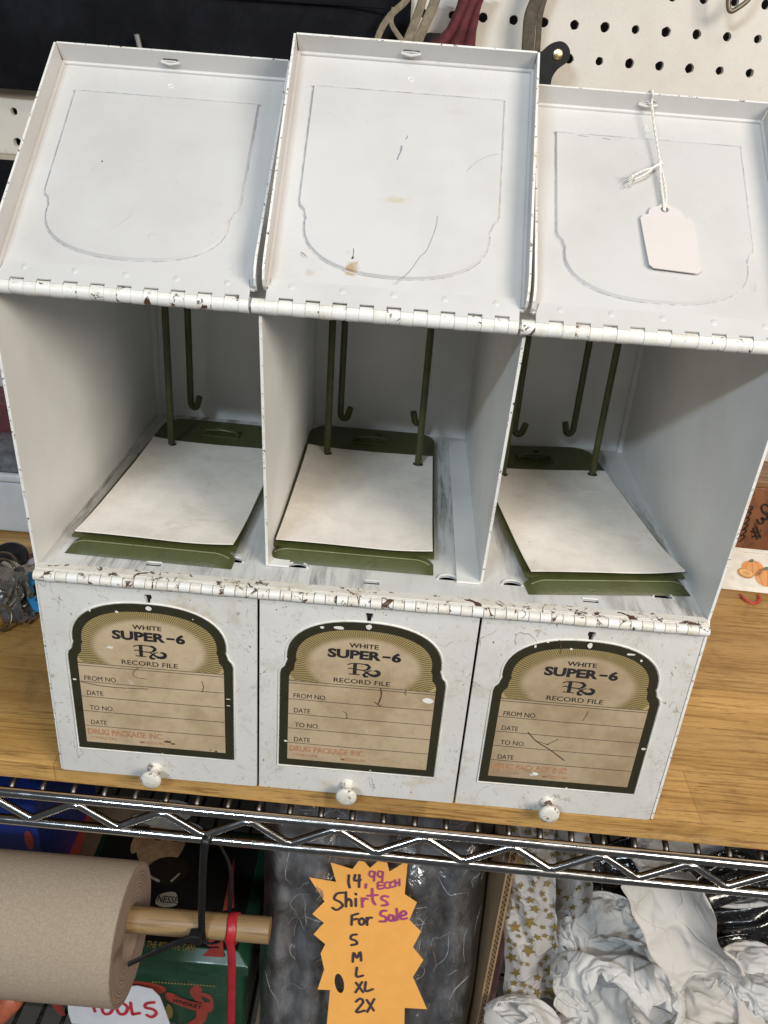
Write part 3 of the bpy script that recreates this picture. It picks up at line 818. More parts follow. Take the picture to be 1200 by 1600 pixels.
twisted([LF(.522, .86, .036), LF(.520, .80, .034), LF(.524, .72, .030), LF(.528, .66, .028), LF(.530, .634, .018)], .0034)
twisted([LF(.522, .86, .036), LF(.534, .78, .034), LF(.540, .70, .030), LF(.537, .66, .028), LF(.533, .630, .018)], .0034)
for dx, ds in ((0, 0), (.012, -.014)):
    twisted([LF(.522, .86, .036), LF(.488, .826, .044), LF(.45 + dx, .805 + ds, .046), LF(.40 + dx, .772 + ds, .040)], .0034)
for q in range(16):
    e = LF(.395 + rnd.uniform(-.035, .01), .765 + rnd.uniform(-.04, .02), rnd.uniform(.015, .05))
    st.tube([LF(.408, .774 - .008 * (q % 2), .040), e], .0014, 4)
st.lathe(LF(.522, .866, .036), LF.ey, [(-.012, .003), (-.006, .010), (.004, .010), (.010, .003)], 10)
build(st, "string", M_string, tagr)

# ------------------------------------------------------------------ things on the board beside the cabinet
M_bin = plain("white_plastic", (.72, .73, .74), .35, var=.04)
bn = empty("storage_bin", (-1.9, 2.8, 0), "white plastic storage bin behind the keys, left of the cabinet", "bin")
c = MB(); c.box(-3.0, -1.02, 2.30, 3.30, .002, .43); build(c, "bin_body", M_bin, bn, bevel=.03, seg=4)
c = MB(); c.box(-3.04, -.98, 2.27, 3.34, .432, .50); build(c, "bin_rim", M_bin, bn, bevel=.025, seg=4)
pk = MB()
pk.grid(lambda u, v: Vector((-2.2 + 1.2 * u, 2.30 + .6 * v, .51 + .16 * math.sin(PI * v) * (.6 + .4 * math.sin(PI * u)) + .02 * noise.noise(Vector((u * 6, v * 6, 2))))), 30, 20)
pk.grid(lambda u, v: Vector((-1.0 - 1.2 * u, 2.30 + .6 * v, .506)), 2, 2)
M_foil = plain("grey_foil", (.33, .33, .34), .25, .6, var=.35, sc=9, bump=.4, bsc=14)
tag(build(pk, "foil_packet", M_foil, None, (-1.6, 2.6, .51)), "shiny grey foil packet lying on the white bin", "packet")
rb = MB(); rb.box(-2.3, -.98, 2.75, 3.1, .505, .86)
tag(build(rb, "maroon_box", plain("maroon_card", (.16, .045, .05), .5), None, (-1.6, 2.9, .505), bevel=.015), "maroon box behind the foil packet on the bin", "box")
rp = MB()
PF = Frame(hit(30, 905, 2, .03), (.62, .78, 0), (-.78, .62, 0))
rp.prism([[(-.42, -.20), (.42, -.20), (.46, .18), (-.40, .20)]], lambda a, b_, h: PF(a, b_, h), -.028, .045)
rp.poly([[(-.36, -.05), (.40, -.05), (.40, .0), (-.36, .0)]], lambda a, b_, h: PF(a, b_, h), 1, .0475)
rp.poly([[(-.1, .05), (.2, .04), (.22, .12), (-.1, .12)]], lambda a, b_, h: PF(a, b_, h), 2, .0475)
tag(build(rp, "red_packet", [plain("red_print", (.22, .025, .03), .3), plain("pack_grey", (.35, .33, .32), .4), plain("pack_white", (.6, .55, .55), .4)], None, PF(0, 0, 0)), "dark red printed packet under the keys beside the cabinet", "packet")

M_brass = plain("dull_brass_ring", (.30, .26, .19), .38, 1.0, var=.3)
M_nickel = plain("nickel", (.56, .54, .50), .28, 1.0, var=.25)
M_blue = plain("blue_key_paint", (.03, .30, .62), .35)
kb = empty("bunch_of_keys", hit(22, 940, 2, .1), "bunch of worn keys with one blue key on the oak board", "keys")
for (u, v, zc, r, tl) in ((4, 885, .13, .115, .5), (2, 895, .17, .110, .7), (-3, 965, .10, .10, .2)):
    kr = MB()
    cc = hit(u, v, 2, zc); nx = Vector((math.cos(tl), -.55, .6)).normalized(); a_ = nx.orthogonal().normalized(); b_ = nx.cross(a_)
    kr.tube([cc + nx * .022 * q / 48 + (a_ * math.cos(2 * PI * q / 24) + b_ * math.sin(2 * PI * q / 24)) * r * .8 for q in range(49)], .0085, 8)
    build(kr, "split_ring", M_brass, kb)
def key(p0, p1, z0, z1, mat, roll, teeth):
    A = hit(*p0, 2, z0); B = hit(*p1, 2, z1)
    ex = (B - A); Lk = ex.length; ex.normalize()
    ey = Vector((-ex.y, ex.x, 0)).normalized(); ey = (ey * math.cos(roll) + ex.cross(ey) * math.sin(roll)).normalized()
    fr = Frame(A, ex, ey)
    bow = [(.09 * math.cos(2 * PI * q / 18), .085 * math.sin(2 * PI * q / 18)) for q in range(18)]
    hl = [(-.045 + .022 * math.cos(2 * PI * q / 8), .022 * math.sin(2 * PI * q / 8)) for q in range(8)]
    mb = MB(); mb.prism([bow, hl], fr, -.009, .009)
    bl = [(.075, -.032), (Lk - .03, -.032), (Lk, -.005), (Lk - .02, .030)]
    for q in range(6):
        x = Lk - .05 - q * (Lk - .17) / 6; bl += [(x, .030 - (.020 if q % 2 == 0 else .004) * teeth)]
    bl += [(.075, .034)]
    mb.prism([bl], fr, -.007, .007)
    build(mb, "key", mat, kb, bevel=.0)
key((20, 925), (44, 974), .09, .03, M_nickel, .3, 1)
key((17, 930), (38, 972), .12, .05, M_nickel, .5, 1)
key((24, 922), (52, 968), .06, .02, M_nickel, .1, 1)
key((12, 922), (5, 945), .16, .10, M_nickel, .9, 1)
key((30, 918), (62, 958), .10, .04, M_nickel, .2, 1)
key((37, 908), (63, 955), .13, .11, M_blue, .15, 1.5)
key((8, 930), (26, 968), .12, .04, M_nickel, .6, 1)
key((2, 935), (14, 972), .11, .04, M_nickel, .2, 1)
key((30, 905), (50, 935), .16, .13, M_nickel, 1.0, .8)
key((26, 935), (30, 975), .08, .02, M_nickel, .0, 1)
key((6, 905), (40, 898), .2, .16, M_nickel, .9, .8)
key((18, 893), (56, 888), .15, .08, M_nickel, .7, .8)
fb = MB(); fo = hit(14, 872, 2, .10)
fb.lathe(fo, (.1, -.5, .86), [(-.02, .04), (-.02, .11), (0, .13), (.02, .11), (.022, .04)], 20)
build(fb, "key_fob", plain("black_plastic", (.018, .017, .018), .4), kb)

# right of the cabinet
M_ceramic = plain("cream_glaze", (.74, .70, .62), .18, var=.03)
TFo = Vector((4.9, 2.31, 0)); TF = Frame(TFo, (1, -.045, 0), (.0, .64, .77))
tr = MB()
tr.prism([[(-.95, .002), (.95, .002), (.95, .325), (-.95, .325)]], TF, -.06, -.012)
for x0_, x1_, y0_, y1_ in ((-.95, .95, .300, .328), (-.95, .95, .002, .020)): tr.prism([[(x0_, y0_), (x1_, y0_), (x1_, y1_), (x0_, y1_)]], TF, -.0115, .006)
def pump(cx, cy, rx, ry, half=False):
    if half:
        tr.disc(cx, cy, rx, ry, TF, 3, -.0085, 24, -.2); tr.disc(cx + .006, cy + .004, rx * .84, ry * .72, TF, 2, -.0078, 24, -.2); tr.disc(cx + .008, cy + .004, rx * .42, ry * .38, TF, 4, -.0072, 20, -.2)
    else:
        tr.disc(cx, cy, rx, ry, TF, 1, -.0100, 28)
        for k_ in (-.55, 0, .5): tr.ribbon(catmull([(cx + k_ * rx * .5, cy + ry * .9), (cx + k_ * rx * 1.1, cy), (cx + k_ * rx * .6, cy - ry * .9)], 6), .006, TF, 3, -.0093)
        tr.disc(cx - rx * .1, cy + ry * .92, rx * .24, ry * .2, TF, 5, -.009, 12, .4)
pump(-.585, .185, .085, .060); pump(-.640, .140, .062, .038, True); pump(-.475, .125, .095, .072); pump(-.30, .150, .08, .06)
build_t = build(tr, "pumpkin_tray", [M_ceramic, plain("pumpkin_orange", (.66, .24, .03), .3), plain("pumpkin_yellow", (.72, .40, .07), .3), plain("pumpkin_shade", (.42, .15, .02), .3), plain("pumpkin_seed", (.60, .25, .05), .3), plain("stalk_green", (.09, .10, .03), .4)], None, TFo)
tag(build_t, "cream tray printed with orange pumpkins, right of the cabinet", "tray")
M_crate = wood("reddish_wood", (.30, .125, .058), (.20, .078, .035), (.10, .036, .018), .5, (1, 1, .2))
M_cratetop = wood("crate_top_wood", (.36, .20, .10), (.26, .14, .07), (.14, .07, .035), .5, (.2, 1, 1))
bx = empty("wooden_box", (5.0, 3.2, 0), "reddish brown wooden box with number 30 written on it behind the pumpkin tray", "box")
c = MB(); c.box(4.20, 6.0, 3.0, 3.40, .001, .565); build(c, "box_front", M_crate, bx, bevel=.01)
c = MB(); c.box(4.18, 6.02, 2.985, 3.415, .567, .63); build(c, "box_top", M_cratetop, bx, bevel=.012)
BFr = Frame((4.32, 2.996, .05), (1, 0, 0), (0, 0, 1))
c = MB()
M_marker = plain("black_marker", (.03, .022, .02), .5)
def stroke(mb, fr, pts, wd, mi=0, h=.0015, k=5): mb.ribbon(catmull([(p[0], p[1]) for p in pts], k) if len(pts) > 2 else pts, wd, fr, mi, h + rnd.random() * .0006)
def cpen(pix, wd=.016):
    P = [hit(u, v, 1, 2.996) - BFr.o for u, v in pix]; P = [(p.x, p.z) for p in P]
    stroke(c, BFr, P, wd)
cpen([(1174, 830), (1184, 832)]); cpen([(1176, 838), (1188, 838)]); cpen([(1177, 825), (1183, 842)]); cpen([(1182, 824), (1188, 840)])
cpen([(1183, 812), (1187, 818), (1193, 816), (1190, 809), (1197, 812), (1199, 806), (1194, 800)])
cpen([(1192, 800), (1190, 792), (1196, 788), (1203, 794), (1201, 802), (1194, 802)])
for q in range(6): cpen([(1156 + q * 2.6, 846 - q * 9), (1164 + q * 2.4, 838 - q * 9), (1158 + q * 3, 836 - q * 9)], .012)
build(c, "marker_writing", M_marker, bx)
rm = MB()
flat0 = lambda x, y, h: Vector((x, y, -.004 + h))
P = [hit(u, v, 2, 0) for u, v in ((1157, 930), (1163, 938), (1172, 943), (1182, 943), (1187, 937), (1184, 931))]
rm.tube(catmull(P, 5), .011, 8)  # short red curved line on the board
for p in rm.v: p.z = max(p.z, -.002) + .006
tag(build(rm, "red_curve", plain("curve_red", (.55, .05, .04), .4), None, P[0]), "short red curved line in front of the pumpkin tray", "cord")

# ------------------------------------------------------------------ things hanging on the pegboard
def cloth_sheet(name, pix, Y, mat, label, cat, amp=.03, thick=.05):
    P = [hit(u, v, 1, Y) for u, v in pix]
    fn = lambda x, z, h: Vector((x, Y + h, z))
    mb = MB(); mb.prism([[(p.x, p.z) for p in P]], fn, 0, thick)
    return tag(build(mb, name, mat, None, P[0]), label, cat)
M_blk = Mat("black_nylon", (.012, .0125, .015), .85, spec=.12)
M_blk.base(M_blk.mix(M_blk.step(M_blk.noise(3, 5, .7), .35, .7), (.006, .0063, .008), (.012, .0125, .016)))
M_blk.bump(M_blk.noise(6, 5, .7), .35, .006); M_blk = M_blk.m
bag = empty("black_bag", (0, 3.35, 3.2), "large black nylon bag hanging on the pegboard behind the left lid", "bag")
mb = MB()
def bagf(u, v):
    x = -2.6 + u * 4.0 + .03 * (1 - v); z = 2.975 + .31 * u * 1.2 * .0 + v * 1.2
    z += .02 * noise.noise(Vector((u * 5, v * 3, 1)))
    return Vector((x, 3.42 - .17 * math.sin(PI * min(1, max(0, v * 1.0 + .08))) ** .5 * (1 - abs(2 * u - 1) ** 8) - .03 * noise.noise(Vector((u * 7, v * 3, 0))), z))
mb.grid(bagf, 60, 24)
mb.grid(lambda u, v: Vector((1.4 - u * 4.0, 3.44, 2.98 + v * 1.19)), 2, 2)
build(mb, "bag_body", M_blk, bag)
mb = MB(); mb.tube([Vector((-2.5, 3.235, 3.60)), Vector((-.5, 3.225, 3.615)), Vector((1.25, 3.25, 3.63))], .008, 6); build(mb, "seam", M_blk, bag)
bg2 = MB(); bg2.box(-2.9, -1.0, 3.3, 3.46, 1.75, 2.50)
tag(build(bg2, "black_pouch", M_blk, None, (-1.9, 3.4, 2.1), bevel=.06, seg=4), "black pouch hanging lower on the pegboard at far left", "pouch")
lg = MB(); lg.box(-2.9, -1.06, 3.36, 3.47, 2.503, 2.535)
tag(build(lg, "wooden_strip", plain("beige_edge", (.45, .40, .30), .6), None, (-1.9, 3.4, 2.52)), "thin beige wooden strip on the pegboard above the black pouch", "strip")

M_tan = plain("tan_webbing", (.22, .185, .125), .85, var=.25, sc=25, bump=.4, bsc=50)
M_olive = plain("olive_webbing", (.10, .082, .055), .8, var=.25, sc=25, bump=.3)
M_maroon = plain("maroon_cloth", (.115, .022, .028), .85, var=.3, sc=12, bump=.3)
def strap(name, pix, Y, wd, mat, label, cat, grp=None):
    P = catmull([hit(u, v, 1, yy) for (u, v), yy in zip(pix, Y if isinstance(Y, (list, tuple)) else [Y] * len(pix))], 6)
    mb = MB(); mb.tube(P, wd, 10, flat=.22, up=(0, -1, 0))
    return tag(build(mb, name, mat, None, P[0]), label, cat, grp)
tb = empty("tan_straps", hit(640, 10, 1, 3.2), "looped tan webbing straps hanging beside the black bag", "straps")
for pix, wd in (([(648, -30), (635, 0), (612, 22), (596, 45), (585, 75)], .022), ([(616, 12), (611, 34), (620, 52), (634, 70)], .017), ([(665, -30), (660, 0), (650, 30), (632, 75)], .030), ([(688, -30), (680, 0), (668, 30), (645, 80)], .034)):
    P = catmull([hit(u, v, 1, 3.18) for u, v in pix], 6); mb = MB(); mb.tube(P, wd, 10, flat=.2, up=(0, -1, 0)); build(mb, "strap", M_tan, tb)
mb = MB()
def mar(u, v):
    a = [(722, -25), (712, 15), (698, 48), (672, 72)]; c_ = [(770, -25), (748, 15), (740, 48), (737, 90)]
    k_ = v * 3; i_ = min(2, int(k_)); f_ = k_ - i_
    L_ = Vector(a[i_]) * (1 - f_) + Vector(a[i_ + 1]) * f_; R_ = Vector(c_[i_]) * (1 - f_) + Vector(c_[i_ + 1]) * f_
    q = L_ * (1 - u) + R_ * u
    return hit(q.x, q.y, 1, 3.28 + .03 * math.sin(u * 17 + v * 2) * (.5 + v * .5))
mb.grid(mar, 50, 20)
o = build(mb, "maroon_strap", M_maroon, None, hit(720, 30, 1, 3.28))
sol = o.modifiers.new("solid", 'SOLIDIFY'); sol.thickness = .02 * S
tag(o, "gathered maroon cloth strap hanging behind the middle lid", "strap")
bl = MB(); Pb = hit(672, 68, 1, 3.36)
bl.lathe(Pb, (1, 0, .12), [(-.14, .01), (-.12, .05), (0, .065), (.09, .055), (.13, .01)], 16)
tag(build(bl, "black_brush", plain("black_bristle", (.012, .012, .012), .9), None, Pb), "small black bristly brush end between tan and maroon straps", "brush")
ol = empty("olive_strap", hit(838, 30, 1, 3.3), "doubled olive leather strap hanging left of the black handle", "strap")
for pix, wd, mt in (([(848, -30), (838, 0), (829, 25), (826, 55), (824, 95)], .044, M_olive), ([(862, -30), (850, 0), (843, 30), (841, 60), (838, 100)], .020, M_olive)):
    P = catmull([hit(u, v, 1, 3.3) for u, v in pix], 6); mb = MB(); mb.tube(P, wd, 10, flat=.25, up=(0, -1, 0)); build(mb, "strap_band", mt, ol)
hd = empty("tool_handle", hit(868, 95, 1, 3.2), "black tool handle with a brass rivet between middle and right lids", "tool handle")
pix = [(838, 92), (850, 78), (862, 68), (874, 64.5), (883, 68), (889, 77), (889.5, 88), (884, 98), (872, 107), (864, 117), (860, 130), (858, 160), (836, 160), (837, 120)]
P = [hit(u, v, 1, 3.2) for u, v in pix]
fn = lambda x, z, h: Vector((x, 3.2 - h, z))
Pc = catmull([(p.x, p.z) for p in P], 4, closed=True)
mb = MB(); mb.prism([[(p[0], p[1]) for p in Pc]], fn, -.05, .03)
build(mb, "handle", plain("black_rubber", (.008, .008, .009), .55, spec=.3), hd, bevel=.014, seg=3)
mb = MB(); pr = hit(871.5, 85, 1, 3.165); mb.lathe(pr + Vector((0, .01, 0)), (0, -1, 0), [(0, .036), (.010, .035), (.015, .029), (.016, .003)], 20); build(mb, "rivet", plain("brass_rivet", (.72, .60, .34), .28, 1.0), hd)
pg = MB(); a_ = hit(219, 68, 1, 3.2); pg.tube(catmull([a_ + Vector((0, .06, -.25)), a_ + Vector((0, 0, -.06)), a_ + Vector((-.005, -.015, .0)), a_ + Vector((-.012, -.03, .05))], 6), .017, 10)
tag(build(pg, "peg_hook", plain("grey_hook", (.42, .41, .39), .4, .3), None, a_), "grey peg hook tip rising in front of the black bag", "hook")
hk = MB(); pts = [hit(u, v, 1, 3.28) for u, v in ((1140, -40), (1138, 4), (1141, 17), (1152, 13), (1172, -4), (1190, -40))]
hk.tube(catmull(pts, 6), .016, 10)
tag(build(hk, "bent_bracket", plain("dull_brass", (.20, .17, .12), .45, .6), None, pts[1]), "tip of a bent brown bracket hanging at the top right of the pegboard", "bracket")
# a shelf edge above, whose underside shades the top of the pegboard
# ------------------------------------------------------------------ under the shelf: paper roll on a dowel
M_kraft = Mat("kraft_paper", (.40, .33, .25), .85, spec=.2)
M_kraft.base(M_kraft.mix(M_kraft.step(M_kraft.noise(75, 4, .8), .36, .68), (.315, .255, .19), (.385, .318, .242)))
M_kraft.bump(M_kraft.noise(55, 4, .7), .18, .002); M_kraft = M_kraft.m
M_kraftend = Mat("kraft_roll_end", (.34, .255, .20), .8, spec=.2)
_r = M_kraftend.raw(); _s = M_kraftend.N.new("ShaderNodeSeparateXYZ"); M_kraftend.L.new(_r, _s.inputs[0])
_rad = M_kraftend.math('SQRT', M_kraftend.math('ADD', M_kraftend.math('MULTIPLY', _s.outputs[1], _s.outputs[1]), M_kraftend.math('MULTIPLY', _s.outputs[2], _s.outputs[2])))
_w = M_kraftend.N.new("ShaderNodeTexNoise"); _w.noise_dimensions = '1D'; _w.inputs["Scale"].default_value = 110; M_kraftend.L.new(_rad, _w.inputs["W"])
M_kraftend.base(M_kraftend.mix(M_kraftend.step(_w.outputs[0], .35, .65), (.22, .16, .12), (.40, .305, .24))); M_kraftend = M_kraftend.m
RC = Vector((.285, -.05, -1.155)); RR = .378
roll = MB(); n = 72; core = .165
def rr_(q): return RR + .0015 * math.sin(q * 3.0)
ring = lambda x, r_: [RC + Vector((x, math.sin(2 * PI * q / n) * r_(q), math.cos(2 * PI * q / n) * r_(q))) for q in range(n)]
i0 = roll.add(ring(-2.6, rr_)); i1 = roll.add(ring(.0, rr_)); i1b = roll.add(ring(.004, lambda q: rr_(q) - .004)); i2 = roll.add(ring(.004, lambda q: core)); i3 = roll.add(ring(-2.5, lambda q: core))
for q in range(n):
    t = (q + 1) % n
    roll.face((i0 + q, i0 + t, i1 + t, i1 + q), 0, True); roll.face((i1 + q, i1 + t, i1b + t, i1b + q), 1)
    roll.face((i1b + q, i1b + t, i2 + t, i2 + q), 1); roll.face((i2 + q, i2 + t, i3 + t, i3 + q), 2, True)
q0_ = RC + Vector((.0055, 0, 0))
io_ = roll.add([q0_ + Vector((0, math.sin(2 * PI * q / n) * .192, math.cos(2 * PI * q / n) * .192)) for q in range(n)]); ii_ = roll.add([q0_ + Vector((0, math.sin(2 * PI * q / n) * (core - .001), math.cos(2 * PI * q / n) * (core - .001))) for q in range(n)])
for q in range(n): roll.face((io_ + q, io_ + (q + 1) % n, ii_ + (q + 1) % n, ii_ + q), 2)
roll.tube([RC + Vector((.006, math.sin(a_) * (RR - .012 - .0125 * k_ / 4), math.cos(a_) * (RR - .012 - .0125 * k_ / 4))) for k_ in range(5) for a_ in [k_ * .5 + 3.2]], .002, 5, 2)
tag(build(roll, "paper_roll", [M_kraft, M_kraftend, plain("core_card", (.27, .20, .15), .8)], None, RC), "big roll of brown kraft paper hanging on a wooden dowel", "paper roll")
DZ = RC.z + core - .074
dw = MB(); dw.cyl((-2.9, -.052, DZ), (1.075, -.052, DZ + .035), .071, 28)
M_dowel = wood("dowel_wood", (.37, .25, .12), (.31, .20, .09), (.22, .13, .055), .5, (.15, 1, 1))
tag(build(dw, "wooden_dowel", M_dowel, None, (0, -.052, DZ), bevel=.006), "round wooden dowel rod through the paper roll, held by cable ties", "dowel")
M_tie = plain("black_tie", (.010, .010, .011), .35)
M_redtie = plain("red_tie", (.42, .02, .03), .35)
zt = empty("cable_tie", (.76, -.05, -.4), "black cable tie looped from the chrome rail round the dowel", "cable tie")
mb = MB(); loop = []
xL = .735
for x, y, z in ((xL, -.098, -.37), (xL + .01, -.06, -.328), (xL + .03, -.012, -.37), (xL + .105, .02, -.62), (xL + .10, .04, -.93), (xL + .085, .005, -1.11), (xL + .05, -.08, -1.125), (xL + .0, -.136, -1.06), (xL - .02, -.135, -.98), (xL - .015, -.125, -.70)): loop.append((x, y, z))
mb.tube(catmull(loop, 6, closed=True), .022, 8, closed=True, flat=.3, up=(0, -1, 0))
build(mb, "tie_loop", M_tie, zt)
mb = MB(); hp_ = Vector((xL - .05, -.150, -1.0)); mb.box(-.035, .035, -.03, .03, -.032, .032, 0, lambda x, y, z: hp_ + Vector((x, y, z))); build(mb, "tie_head", M_tie, zt, bevel=.008)
mb = MB(); e_ = hit(200, 1507, 1, -.42); mb.tube(catmull([hp_, hp_ + (e_ - hp_) * .4 + Vector((0, 0, .015)), e_], 8), [.022] * 12 + [.016] * 5, 8, flat=.3, up=(0, -1, .5)); build(mb, "tie_tail", M_tie, zt)
rt = empty("cable_tie", (.85, -.13, -1.0), "red cable tie round the dowel with its tail hanging down", "cable tie")
mb = MB(); xr = .868
mb.tube([Vector((xr + .004 * math.sin(t), -.052 + .080 * math.cos(2 * PI * t / 20), DZ + .027 + .080 * math.sin(2 * PI * t / 20))) for t in range(20)], .028, 8, closed=True, flat=.2, up=(0, 1, 0)); build(mb, "tie_loop", M_redtie, rt)
mb = MB(); mb.tube(catmull([Vector((xr, -.142, DZ + .03)), Vector((xr + .01, -.142, DZ - .09)), Vector((xr + .0, -.12, DZ - .4)), Vector((xr - .02, -.10, DZ - 1.1))], 8), .024, 8, flat=.2, up=(0, -1, 0)); build(mb, "tie_tail", M_redtie, rt)

# ------------------------------------------------------------------ green tin
M_tin = plain("tin_green", (.014, .058, .029), .32, var=.15, sc=4)
M_tinblk = plain("tin_black", (.008, .008, .008), .35)
M_tinred = plain("tin_red", (.32, .05, .035), .4)
M_tingold = plain("tin_gold", (.30, .22, .07), .4)
tin = empty("green_tin", (.28, .9, -2.8), "green hinged tin printed with red ribbons and a bearded portrait on its black lid", "tin")
tx0, tx1, ty0, ty1, tz = -.46, .865, .40, 1.50, -2.0
c = MB(); c.box(tx0 + .02, tx1 - .02, ty0 + .02, ty1 - .02, -2.795, tz - .13); build(c, "tin_body", M_tin, tin, bevel=.05, seg=4)
c = MB()
rect = lambda d, z: [Vector((tx0 + d, ty0 + d, z)), Vector((tx1 - d, ty0 + d, z)), Vector((tx1 - d, ty1 - d, z)), Vector((tx0 + d, ty1 - d, z))]
lv = [rect(0, tz - .145), rect(0, tz - .055), rect(.012, tz - .045), rect(.075, tz)]
ix = [c.add(r_) for r_ in lv]
for i_, j_ in zip(ix, ix[1:]):
    for q in range(4): c.face((i_ + q, i_ + (q + 1) % 4, j_ + (q + 1) % 4, j_ + q))
c.face([ix[-1] + q for q in range(4)]); c.face([ix[0] + q for q in reversed(range(4))])
ld = build(c, "tin_lid", M_tin, tin, bevel=.008)
M_skin = plain("printed_face", (.30, .195, .115), .45, var=.3, sc=14)
M_hat = plain("printed_hat", (.30, .28, .24), .45, var=.25, sc=10)
M_beard = plain("printed_beard", (.013, .010, .008), .45)
TT = lambda x, y, h: Vector((x, y, tz + h))
p = MB()
p.poly([[(tx0 + .08, ty0 + .085), (tx1 - .085, ty0 + .085), (tx1 - .085, ty1 - .09), (tx0 + .08, ty1 - .09)]], TT, 0, .002)
def tp(u, v): q = hit(u, v, 2, tz + .004); return (q.x, q.y)
def tpoly(pix, mi, h, k=5): p.poly([[(a[0], a[1]) for a in catmull([tp(u, v) for u, v in pix], k, closed=True)]], TT, mi, h)
def tdisc(u, v, ru, rv, mi, h, rot=0.0):
    c_ = tp(u, v); e = tp(u + ru, v); f = tp(u, v - rv)
    p.disc(c_[0], c_[1], math.hypot(e[0] - c_[0], e[1] - c_[1]), math.hypot(f[0] - c_[0], f[1] - c_[1]), TT, mi, h, 28, rot)
tdisc(252, 1318, 37, 36, 1, .0035); tdisc(214, 1316, 8, 17, 1, .0038)
tdisc(232, 1352, 18, 16, 1, .0041)
tdisc(262, 1360, 33, 21, 3, .0048, .10)
tdisc(256, 1322, 5, 9, 7, .0056); tdisc(247, 1312, 5, 1.6, 3, .0058); tdisc(274, 1314, 5, 1.6, 3, .0058)
tdisc(262, 1286, 58, 9, 2, .0060, -.12); tdisc(266, 1268, 36, 18, 2, .0064)
p.ribbon([tp(226, 1362), tp(236, 1371), tp(248, 1377)], .020, TT, 2, .007); p.ribbon([tp(268, 1377), tp(280, 1366)], .016, TT, 2, .007)
tpoly([(243, 1412), (250, 1398), (270, 1394), (277, 1400), (276, 1414), (258, 1418)], 2, .0075)
FT = lambda x, y, h: TT(x, y, h)
q0 = tp(245, 1410); p.text("NESSEE", q0[0], q0[1], .055, FT, 0, .0095, width=.17, bold=.01)
p.poly([[tp(228, 1416), tp(302, 1424), tp(300, 1436), tp(226, 1428)]], TT, 4, .008)
# diagonal ribbon at the left of the lid
p.poly([[tp(132, 1265), tp(146, 1266), tp(124, 1335), tp(108, 1335)]], TT, 4, .004); p.poly([[tp(116, 1264), tp(130, 1265), tp(106, 1335), tp(92, 1335)]], TT, 5, .004)
# right edge ribbon
p.poly([[tp(357, 1375), tp(366, 1340), tp(366, 1418), tp(348, 1424)]], TT, 4, .004)
q0 = tp(215, 1479); p.text("AS THE BEST WE CAN", q0[0], q0[1], .048, FT, 6, .0045, width=.37, bold=.004)
p.poly([[tp(318, 1470), tp(348, 1466), tp(350, 1496), tp(316, 1494), tp(328, 1482)]], TT, 4, .0048)
for q in range(6): p.disc(*tp(326 + q * 3, 1480 + (q % 2)), .007, .007, TT, 0, .0062, 8)
build(p, "lid_print", [M_tinblk, M_skin, M_hat, M_beard, M_tinred, plain("ribbon_green", (.03, .06, .022), .5), M_tingold, plain("printed_nose", (.27, .175, .11), .45)], ld)
p = MB(); yF = ty0 + .0185
FF = lambda x, z, h: Vector((x, yF - h, z))
def fpix(u, v): q = hit(u, v, 1, yF); return (q.x, q.z)
def fpoly(pix, mi, h, k=5): p.poly([[(a[0], a[1]) for a in catmull([fpix(u, v) for u, v in pix], k, closed=True)]], FF, mi, h)
fpoly([(196, 1532), (230, 1534), (258, 1542), (252, 1552), (225, 1545), (196, 1543)], 0, .003, 3)
fpoly([(258, 1554), (266, 1550), (300, 1564), (332, 1566), (330, 1580), (312, 1580), (280, 1570), (262, 1562)], 0, .004, 3)
fpoly([(297, 1546), (306, 1539), (316, 1544), (314, 1556), (324, 1572), (312, 1568), (300, 1556)], 0, .003, 3)
fpoly([(314, 1550), (328, 1553), (334, 1562), (331, 1572), (326, 1560), (314, 1555)], 0, .005, 3)
fpoly([(308, 1578), (324, 1580), (322, 1592), (310, 1604), (294, 1598), (306, 1590)], 0, .003, 3)
a0 = fpix(270, 1560); a1 = fpix(324, 1574)
fw = Frame((a0[0], yF - .006, a0[1]), (a1[0] - a0[0], 0, a1[1] - a0[1]), (-(a1[1] - a0[1]), 0, a1[0] - a0[0]))
p.text("WHISKEY", 0, -.030, .040, fw, 1, 0, width=.21, bold=.02); p.text("TENNESSEE", .0, .026, .022, fw, 1, 0, width=.20)
a0 = fpix(196, 1543); p.text("DANIEL'S", a0[0] - .02, a0[1], .036, FF, 1, .005, width=.2, bold=.0)
for q in range(20): p.disc(*fpix(240 + q * 5, 1530 + q * .35), .008, .008, lambda x, z, h: Vector((x, ty0 - h, z)), 2, .001, 6)
fpoly([(262, 1568), (270, 1576), (268, 1590), (258, 1588)], 2, .003, 3)
build(p, "body_print", [M_tinred, M_tinblk, M_tingold], tin)

p = MB(); fpoly([(75, 1556), (92, 1560), (102, 1585), (90, 1582)], 0, .003, 3); build(p, "ribbon_print", M_tinred, tin)
tg = MB()
TG = Frame(hit(180, 1600, 1, .30), (1, -.06, .0), (0, .22, 1))
def tgp(u, v): q = hitp(u, v, TG.o, TG.n) - TG.o; return (q.dot(TG.ex), q.dot(TG.ey))
out = [tgp(u, v) for u, v in ((107, 1585), (105, 1556), (150, 1545), (215, 1541), (238, 1546), (250, 1558), (258, 1580), (268, 1610), (112, 1600))]
tg.prism([out], lambda x, y, h: TG(x, y, h - .04 * max(0, x - .25)), -.008, 0)
def tstroke(pix): tg.ribbon(catmull([tgp(u, v) for u, v in pix], 5), .022, TG, 1, .004)
tstroke([(134, 1558), (160, 1562)]); tstroke([(145, 1560), (146, 1570), (149, 1580)])
tstroke([(168, 1566), (160, 1572), (163, 1583), (172, 1583), (177, 1574), (168, 1566)])
tstroke([(190, 1565), (183, 1572), (187, 1583), (196, 1583), (200, 1573), (190, 1565)])
